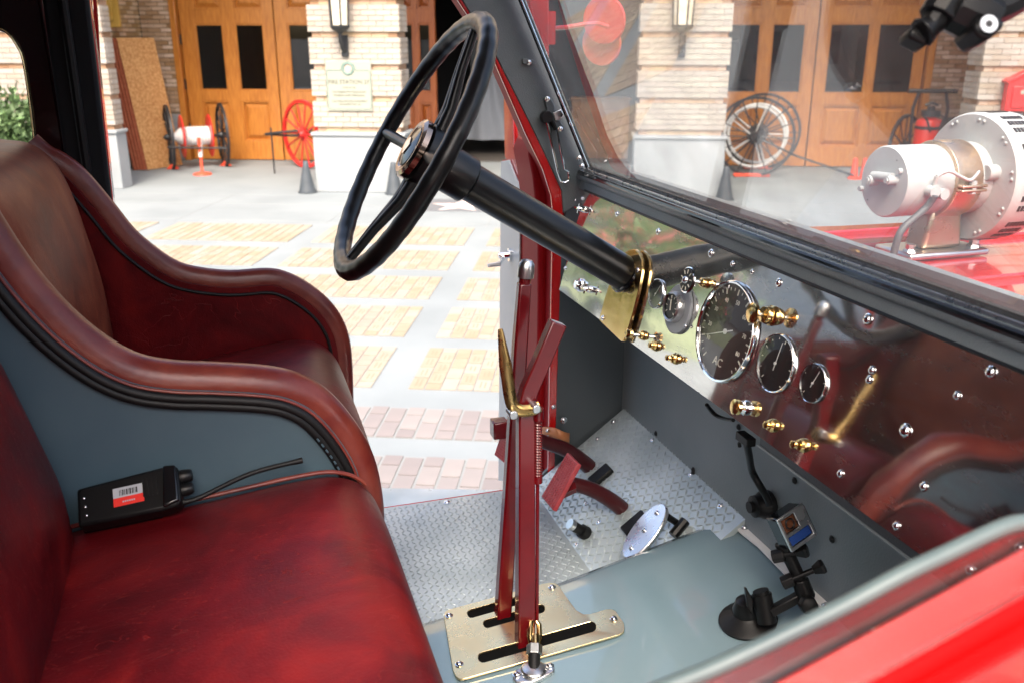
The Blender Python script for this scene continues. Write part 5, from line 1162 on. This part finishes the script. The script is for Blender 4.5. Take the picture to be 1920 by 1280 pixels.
m = MB(); m.lathe(c0, ax, [(.0, 0), (R1*.96, 0), (R1, .003), (R1, x1-x0-.012), (R1*.985, x1-x0-.010), (R1*.985, x2-x0), (R1*1.05, x2-x0+.002), (R1*1.02, x3-x0)], 48, False, False); siren = P_('siren', 'siren_white', m)
m = MB(); m.lathe(np.array([x1, ysr, zc]), ax, [(R1*.99, 0), (R1*1.10, 0), (R1*1.10, x2-x1), (R1*.99, x2-x1)], 48, False, False); P_('clamp_ring', 'bronze', m, siren, bevel=.001)
for s in (1, -1): m = MB(); m.box((( x1+x2)/2, ysr-R1*1.13, zc+R1*(-.10+.06*s)), (x2-x1, R1*.34, R1*.09)); P_('clamp_lug', 'bronze', m, siren, bevel=.002)
m = MB(); m.cyl(((x1+x2)/2, ysr-R1*1.18, zc-R1*.25), ((x1+x2)/2, ysr-R1*1.18, zc+R1*.10), .005, n=10); P_('clamp_bolt', 'siren_white', m, siren)
m = MB(); m.lathe(np.array([x3, ysr, zc]), ax, [(0, 0), (R2*.97, 0), (R2, .004), (R2, x4-x3), (R2*.96, x4-x3+.006), (R2*.5, x4-x3+.02), (0, x4-x3+.02)], 64, False, False); drum = P_('siren_drum', 'siren_white', m, siren)
sl_ = MB()
for g_ in range(10):
    for k in range(3):
        a = 2*math.pi*g_/10 + (k-1)*.16 + .2; d = np.array([0, math.cos(a), math.sin(a)]); e = np.array([0, -math.sin(a), math.cos(a)])
        for j in range(6): sl_.box(np.array([x3+.016+j*(x4-x3-.02)/6, ysr, zc])+d*(R2+.0001), ((x4-x3)/15, R2*.09, .0016), (ax, e, d))
stuff(P_('drum_slots', 'dial_black', sl_, siren, smooth=0))
for k in range(20):
    a = 2*math.pi*k/20+(.1 if k % 2 else -.1); screw(np.array([x3-.0005, ysr+math.cos(a)*R2*.90, zc+math.sin(a)*R2*.90]), (-1, 0, 0), .0024, drum).data = (bolt_me := screw_mb.mesh('screw', 'siren_white')) if k == 0 else bolt_me
m = MB(); e1 = onX(1652, 336, x0-.002)
for q, r in (((1643, 338), R1*.16), ((1679, 338), R1*.13)): c = onX(*q, x0); m.cyl(c, c-ax*R1*.30, r, r*.9, 18); m.cyl(c-ax*R1*.30, c-ax*R1*.34, r*.62, n=6)
m.tube([onX(1643, 330, x0)-ax*R1*.1, onX(1679, 334, x0)-ax*R1*.1], R1*.14, 10); P_('brush_terminal', 'siren_white', m, siren, smooth=50)
for q in ((1690, 321), (1617, 354)): c = onX(*q, x0); m = MB(); m.cyl(c, c-ax*R1*.12, R1*.075, n=10); P_('cover_screw', 'siren_white', m, siren)
for q in ((1682, 301), (1627, 375)): c = onX(*q, x0); m = MB(); m.cyl(c+ax*.001, c-ax*.0006, R1*.018, n=8); P_('cover_hole', 'dial_black', m, siren)
c = np.array([x0, ysr, zc]); t0 = onY(1742, 358, ysr-R1*1.0); m = MB(); m.cyl(t0, t0-DY*.012, R1*.17, n=16); m.cyl(t0+np.array([.016, 0, -.004]), t0+np.array([.016, -.012, -.004]), R1*.15, n=14); m.tube([t0-DY*.006, t0-DY*.01+UZ*.02], R1*.06, 8); P_('cable_terminal', 'siren_white', m, siren)
cy0 = onY(1838, 316, ysr-R1*.9); m = MB(); m.cyl((X(1838, 316)-.01, ysr-R1*1.02, zc+R1*.28), (x3+.002, ysr-R1*1.02, zc+R1*.28), R1*.21, n=20); m.cyl((x2+.004, ysr-R1*1.02, zc+R1*.28), (x3+.01, ysr-R1*1.02, zc+R1*.28), R1*.22, n=20); P_('brake_solenoid', 'siren_white', m, siren, bevel=.001)
wirep = [t0-DY*.01+UZ*.02, onY(1766, 326, ysr-R1*1.2), onY(1782, 322, ysr-R1*1.3), onY(1802, 332, ysr-R1*1.3), onY(1820, 338, ysr-R1*1.3), onY(1836, 322, ysr-R1*1.25)]
m = MB(); m.tube(catmull(wirep, 5), .0023, 8); P_('lead_wire', 'siren_white', m, siren, smooth=60)
cabp = [t0-DY*.012-UZ*.004, onY(1738, 388, ysr-R1*1.1), onY(1716, 408, ysr-R1*1.1), onY(1694, 428, ysr-R1*1.1), onY(1682, 452, ysr-R1*1.1), onY(1672, 474, ysr-R1*1.05)]
cabp[-1][2] = 1.945; m = MB(); m.tube(catmull(cabp, 5), [.0048]*26, 10); P_('power_cable', 'hose_grey', m, siren, smooth=60)
zb = 1.960; xb = (x1+x2)/2
m = MB(); m.prism([(xb-.034, ysr-.02, zb+.008), (xb+.034, ysr-.02, zb+.008), (xb+.024, ysr-.02, zc-R1*.7), (xb-.024, ysr-.02, zc-R1*.7)], (0, .04, 0)); P_('pedestal', 'bronze', m, siren, bevel=.006)
m = MB(); m.box((xb, ysr, zb+.003), (.135, .075, .010)); bpz = P_('pedestal_base', 'steel', m, siren, bevel=.004)
for dx in (-.054, .054): m = MB(); m.lathe((xb+dx, ysr-.02, zb+.008), UZ, [(.010, 0), (.009, .003), (.0065, .0035), (.0065, .010)], 6); P_('bolt', 'steel', m, bpz, smooth=0)

# ---- near door: sill with belt bead, part-raised glass
lv = unit(np.array([.119, 0, .042]))
def L(px, py, y): return onY(px, py, y)
sec = [L(1800, 1088, .2986), L(1800, 1096, .295), L(1800, 1140, .279), L(1800, 1178, .264), L(1800, 1190, .2585), L(1800, 1198, .2575), L(1800, 1212, .258), L(1800, 1226, .255), L(1800, 1236, .251), L(1800, 1300, .228), L(1800, 1400, .20)]
for k_, dz_ in ((3, .0012), (4, .0015), (5, -.004), (6, -.0075), (7, -.0035)): sec[k_] = sec[k_]+np.array([0, 0, dz_])
sec += [sec[-1]+np.array([0, -.02, -.08]), sec[-1]+np.array([0, -.03, -.5])]
inn_ = [np.array([sec[0][0], .320, sec[0][2]-.5]), np.array([sec[0][0], .318, sec[0][2]-.02])]
inn_ = [np.array([sec[0][0], .2992, sec[0][2]-.5]), np.array([sec[0][0], .2991, sec[0][2]-.02]), np.array([sec[0][0], .2990, sec[0][2]-.002])]
m = MB(); m.sheet([[p+lv*s for p in inn_+sec] for s in (-.65, -.4, -.2, 0, .15, .27)]); ndoor = P_('near_door', 'red_paint', m, smooth=60)
ge = catmull([L(980, 1400, .3), L(1290, 1282, .3), L(1400, 1234, .3), L(1500, 1186, .3), L(1600, 1136, .3), L(1700, 1082, .3), L(1780, 1044, .3), L(1840, 1015, .3), L(1890, 993, .3), L(1925, 984, .3), L(1975, 982, .3)], 4)
gp_ = [p for p in ge] + [ge[-1]-UZ*.30, ge[0]-UZ*.30]
m = MB(); m.prism(gp_, (0, .0055, 0)); ng = P_('door_glass', 'door_glass', m, ndoor, smooth=0)
m = MB(); m.tube([p+DY*.0027 for p in ge], .0044, 8, asp=(1, 1)); P_('glass_edge', 'glass_edge', m, ng, smooth=60)

# ================================================================== LOOSE THINGS IN THE CAB
# ---- hand-held radio lying on the near cushion against the divider
o = onY(255, 932, 1.040); u = unit(onY(352, 905, 1.035)-onY(172, 945, 1.040)); w_ = unit(np.array([-.10, -.62, .74])); w_ = unit(w_-u*np.dot(w_, u)); v = np.cross(w_, u)
v = v if v[2] > 0 else -v
rd = thing('handheld_radio', 'black handheld radio with red and white barcode sticker lying on the near seat', 'radio', o-UZ*.03)
Q = lambda a_, b_, c_=0: o + u*a_ + v*b_ + w_*c_
m = MB(); m.prism([Q(-.062, -.0255, -.012), Q(.030, -.0275, -.012), Q(.048, -.026, -.012), Q(.052, -.020, -.012), Q(.052, .022, -.012), Q(.046, .0275, -.012), Q(.020, .026, -.012), Q(-.062, .022, -.012)], w_*.024); body = m.build('body', 'black_plastic', rd, bevel=.004)
m = MB(); m.prism([Q(-.064, -.024, -.030), Q(.025, -.026, -.030), Q(.025, .022, -.030), Q(-.064, .021, -.030)], w_*.019); m.build('battery', 'black_plastic', rd, bevel=.003)
m = MB(); m.prism([Q(.032, -.026, .010), Q(.050, -.022, .010), Q(.050, .024, .010), Q(.036, .026, .010)], w_*.006); m.build('bezel', 'black_gloss', rd, bevel=.002)
m = MB()
for k in range(4): m.box(Q(.012+k*.005, .004, .0125), (.0016, .022, .002), (u, v, w_))
m.build('speaker_grille', 'black_rubber', rd)
c0 = Q(-.005, -.001, .0121); m = MB(); m.box(c0+v*.006, (.034, .0125, .0006), (u, v, w_)); m.cur = 1; m.box(c0-v*.0055, (.034, .0105, .0006), (u, v, w_)); m.cur = 2; rng = random.Random(4); x = -.010
while x < .010: b_ = rng.choice((.0006, .0011, .0016)); m.box(c0+v*.0055+u*(x+b_/2)+w_*.0004, (b_, .007, .0004), (u, v, w_)); x += b_+rng.choice((.0006, .001))
m.cur = 0
for k in range(6): m.box(c0-v*.006+u*(-.006+k*.0024)+w_*.0004, (.0016, .0018, .0003), (u, v, w_))
m.build('sticker', ['sticker_white', 'sticker_red', 'bar_black'], rd, smooth=0)
for b_, r in ((.014, .0085), (-.003, .0075)):
    m = MB(); m.lathe(Q(.050, b_, -.002), u, [(r, 0), (r*1.05, .004), (r*.9, .013), (r*.7, .015)], 18); m.build('knob', 'black_plastic', rd)
m = MB(); an0 = Q(.050, -.018, -.002); ap_ = catmull([an0, an0+u*.02+v*.001, onY(470, 887, 1.045), onY(567, 862, 1.055)], 6); m.tube(ap_, [.0040]*3+[.0029]*(len(ap_)-5)+[.0036]*2, 10); m.build('antenna', 'black_rubber', rd, smooth=60)
for k in range(3): m = MB(); m.dome(Q(-.054+.001*k, .008-k*.011, .012), w_, .0018, .0012, 8); m.build('contact', 'chrome', rd)
m = MB(); m.tube([Q(-.04, -.029, -.02), Q(-.02, -.029, -.02)], .0015, 6); m.build('clip_pin', 'chrome', rd)

# ---- action camera on a suction mount
cu = onH(1403, 1165, 0); dc = float(np.dot(cu-EYE, FW))
ac_ = thing('action_camera', 'small silver action camera on jointed black suction mount stuck to the grey hump', 'camera', cu)
hn = unit(np.array([-.2, 0, 1.0]))
m = MB(); m.lathe(cu+hn*.001, hn, [(.040, 0), (.041, .004), (.034, .009), (.022, .014), (.018, .018)], 36); m.build('suction_cup', 'black_rubber', ac_)
m = MB()
for k in range(4): a_ = k*math.pi/2; d = np.array([math.cos(a_), math.sin(a_), .2*math.cos(a_)]); m.tube([cu+hn*.0085+d*.034, cu+hn*.0145+d*.021], .001, 5)
m.build('cup_ribs', 'black_plastic', ac_)
h1_, h2_ = at(1392, 1135, dc-.035), at(1434, 1140, dc-.04)
m = MB(); m.lathe(cu+hn*.014, hn, [(.019, 0), (.020, .010), (.014, .024), (.006, .028)], 20); m.build('cup_dome', 'black_plastic', ac_)
m = MB(); m.prism([at(1402, 1138, dc-.05), at(1397, 1102, dc-.055), at(1400, 1101, dc-.055), at(1412, 1125, dc-.05), at(1412, 1150, dc-.05)], FW*.008); m.build('cup_lever', 'black_plastic', ac_, bevel=.001)
m = MB(); m.cyl(at(1428, 1112, dc-.045), at(1438, 1165, dc-.045), .0135, n=16); m.cyl(at(1426, 1106, dc-.045), at(1428, 1112, dc-.045), .011, n=16); m.build('post', 'black_plastic', ac_)
m = MB(); a0, a1 = at(1445, 1146, dc-.05), at(1516, 1108, dc-.06); d_ = unit(a1-a0); m.box((a0+a1)/2, (np.linalg.norm(a1-a0), .012, .016), (d_, unit(np.cross(FW, d_)), np.cross(d_, unit(np.cross(FW, d_))))); m.build('arm', 'black_plastic', ac_, bevel=.002)
kc = at(1512, 1130, dc-.075); m = MB(); m.lathe(kc, -FW, [(.012, 0), (.0135, .004), (.0125, .014), (.006, .016)], 6); m.cyl(kc, kc+FW*.03, .006, n=10); m.build('clamp_knob', 'black_plastic', ac_, bevel=.002)
lp = [at(1512, 1120, dc-.062), at(1500, 1085, dc-.062), at(1490, 1068, dc-.062), at(1476, 1035, dc-.062), at(1466, 1015, dc-.062)]
m = MB(); m.tube([lp[0], lp[1]], [.0135, .0115], 8); m.build('lower_link', 'black_plastic', ac_, smooth=0, bevel=.002)
m = MB(); m.tube([lp[1], lp[3]], [.009, .010], 8); m.build('middle_link', 'black_plastic', ac_, smooth=0, bevel=.002)
m = MB(); m.tube([lp[3], lp[4]], [.0095, .012], 8); m.build('upper_link', 'black_plastic', ac_, smooth=0, bevel=.002)
for a_, b_ in (((1482, 1086), (1530, 1066)), ((1465, 1040), (1498, 1034))):
    s_, e_ = at(*a_, dc-.065), at(*b_, dc-.075); m = MB(); m.cyl(s_, e_, .0042, n=8); d_ = unit(e_-s_); m.lathe(e_, d_, [(.006, -.004), (.0105, .008), (.0095, .012)], 5); m.lathe(s_, d_, [(.0095, -.012), (.0095, .004)], 8); m.build('thumb_screw', 'black_plastic', ac_, smooth=0, bevel=.001)
# camera body: silver framed box
def quad(px, d): return [at(x, y, dd) for (x, y), dd in zip(px, d)]
dcm = dc-.075
F_ = quad([(1443, 978), (1476, 945), (1486, 995), (1455, 1015)], [dcm, dcm+.012, dcm+.004, dcm-.006])      # left (lens) face
ux, vy_ = F_[1]-F_[0], F_[3]-F_[0]; dirb = unit(at(1518, 985, dcm+.0)-F_[1]); dirb = unit(np.cross(ux, vy_)); dirb = dirb if np.dot(dirb, RT) > 0 else -dirb
bo = at(1481, 985, dcm); e1_ = unit(RT*.80+UPV*.42+FW*.30); e2_ = unit(UPV*.92-RT*.18-e1_*np.dot(UPV*.92-RT*.18, e1_)); e3_ = np.cross(e1_, e2_)
m = MB(); m.box(bo, (.044, .046, .026), (e1_, e2_, e3_)); cb_ = m.build('camera_body', 'black_gloss', ac_, bevel=.003)
s3 = -1 if np.dot(e3_, FW) > 0 else 1
fpl = lambda a_, b_, c_=0: bo + e1_*a_ + e2_*b_ + e3_*s3*(.013+c_)
m = MB(); m.holed([fpl(-.023, -.024), fpl(.022, -.024), fpl(.022, .024), fpl(-.023, .024)], [[fpl(-.019, .000), fpl(.004, .000), fpl(.004, .020), fpl(-.019, .020)], [fpl(-.019, -.019), fpl(.018, -.019), fpl(.018, -.005), fpl(-.019, -.005)]], e3_*s3*.004); m.build('frame', 'alloy', cb_, bevel=.0006)
m = MB(); m.prism([fpl(-.018, .001), fpl(.003, .001), fpl(.003, .019), fpl(-.018, .019)], e3_*s3*.002); m.build('lens', 'lens_brown', cb_)
m = MB(); m.torus(fpl(-.0075, .010, .003), e3_, .0065, .0012, 20, 6); m.build('lens_ring', 'black_plastic', cb_)
m = MB(); m.prism([fpl(-.018, -.018), fpl(.017, -.018), fpl(.017, -.006), fpl(-.018, -.006)], e3_*s3*.002); m.build('display', 'lcd_blue', cb_)
m = MB(); m.box(bo+e1_*.024-e2_*.002, (.006, .042, .022), (e1_, e2_, e3_)); m.build('latch', 'black_plastic', cb_, bevel=.002)

# ---- second camera mount hanging into the top right corner from the cab roof
tm = thing('hanging_mount', 'black camera clamp with white washer hanging into the upper right corner', 'camera mount', at(1850, 20, .62))
D0 = .62; A = lambda x, y, d=0: at(x, y, D0+d)
m = MB(); m.tube([A(1756, 35), A(1785, -10), A(1800, -60)], [.013, .0135, .014], 10); m.tube([A(1762, 28), A(1745, 50), A(1728, 62)], [.010, .008, .011], 10); m.build('finger_bolt', 'black_plastic', tm, bevel=.001)
m = MB(); m.prism([A(1702, 60), A(1712, 50), A(1735, 46), A(1748, 56), A(1746, 76), A(1738, 88), A(1728, 80), A(1708, 70)], FW*.02); m.build('thumb_knob', 'black_plastic', tm, bevel=.004)
m = MB(); m.tube([A(1785, 10), A(1830, 30), A(1860, 45)], [.017, .018, .016], 10); m.tube([A(1800, -60), A(1830, 5)], .02, 10); m.build('joint_block', 'black_plastic', tm, bevel=.002)
m = MB(); m.prism([A(1824, 50, -.02), A(1838, 30, -.02), A(1866, 22, -.02), A(1880, 34, -.02), A(1888, 46, -.02), A(1878, 56, -.02), A(1862, 70, -.02), A(1848, 77, -.02), A(1836, 66, -.02)], FW*.03); m.build('clamp_plate', 'black_plastic', tm, bevel=.003)
c = A(1853, 46, -.021); m = MB(); m.lathe(c, -FW, [(.0058, 0), (.0058, .0012), (.0024, .0012)], 24, False, False); m.build('washer', 'steel', tm)
m = MB(); m.cyl(c, c-FW*.0016, .0023, n=12); m.build('screw_head', 'iron_black', tm)
m = MB(); m.tube([A(1845, 20), A(1880, 8), A(1925, -18), A(2080, -110, .0)], [.013, .012, .012, .012], 10); e_ = A(2080, -110); m.cyl(e_, (e_[0], e_[1], 2.64), .012, n=10); m.build('support_arm', 'black_plastic', tm)
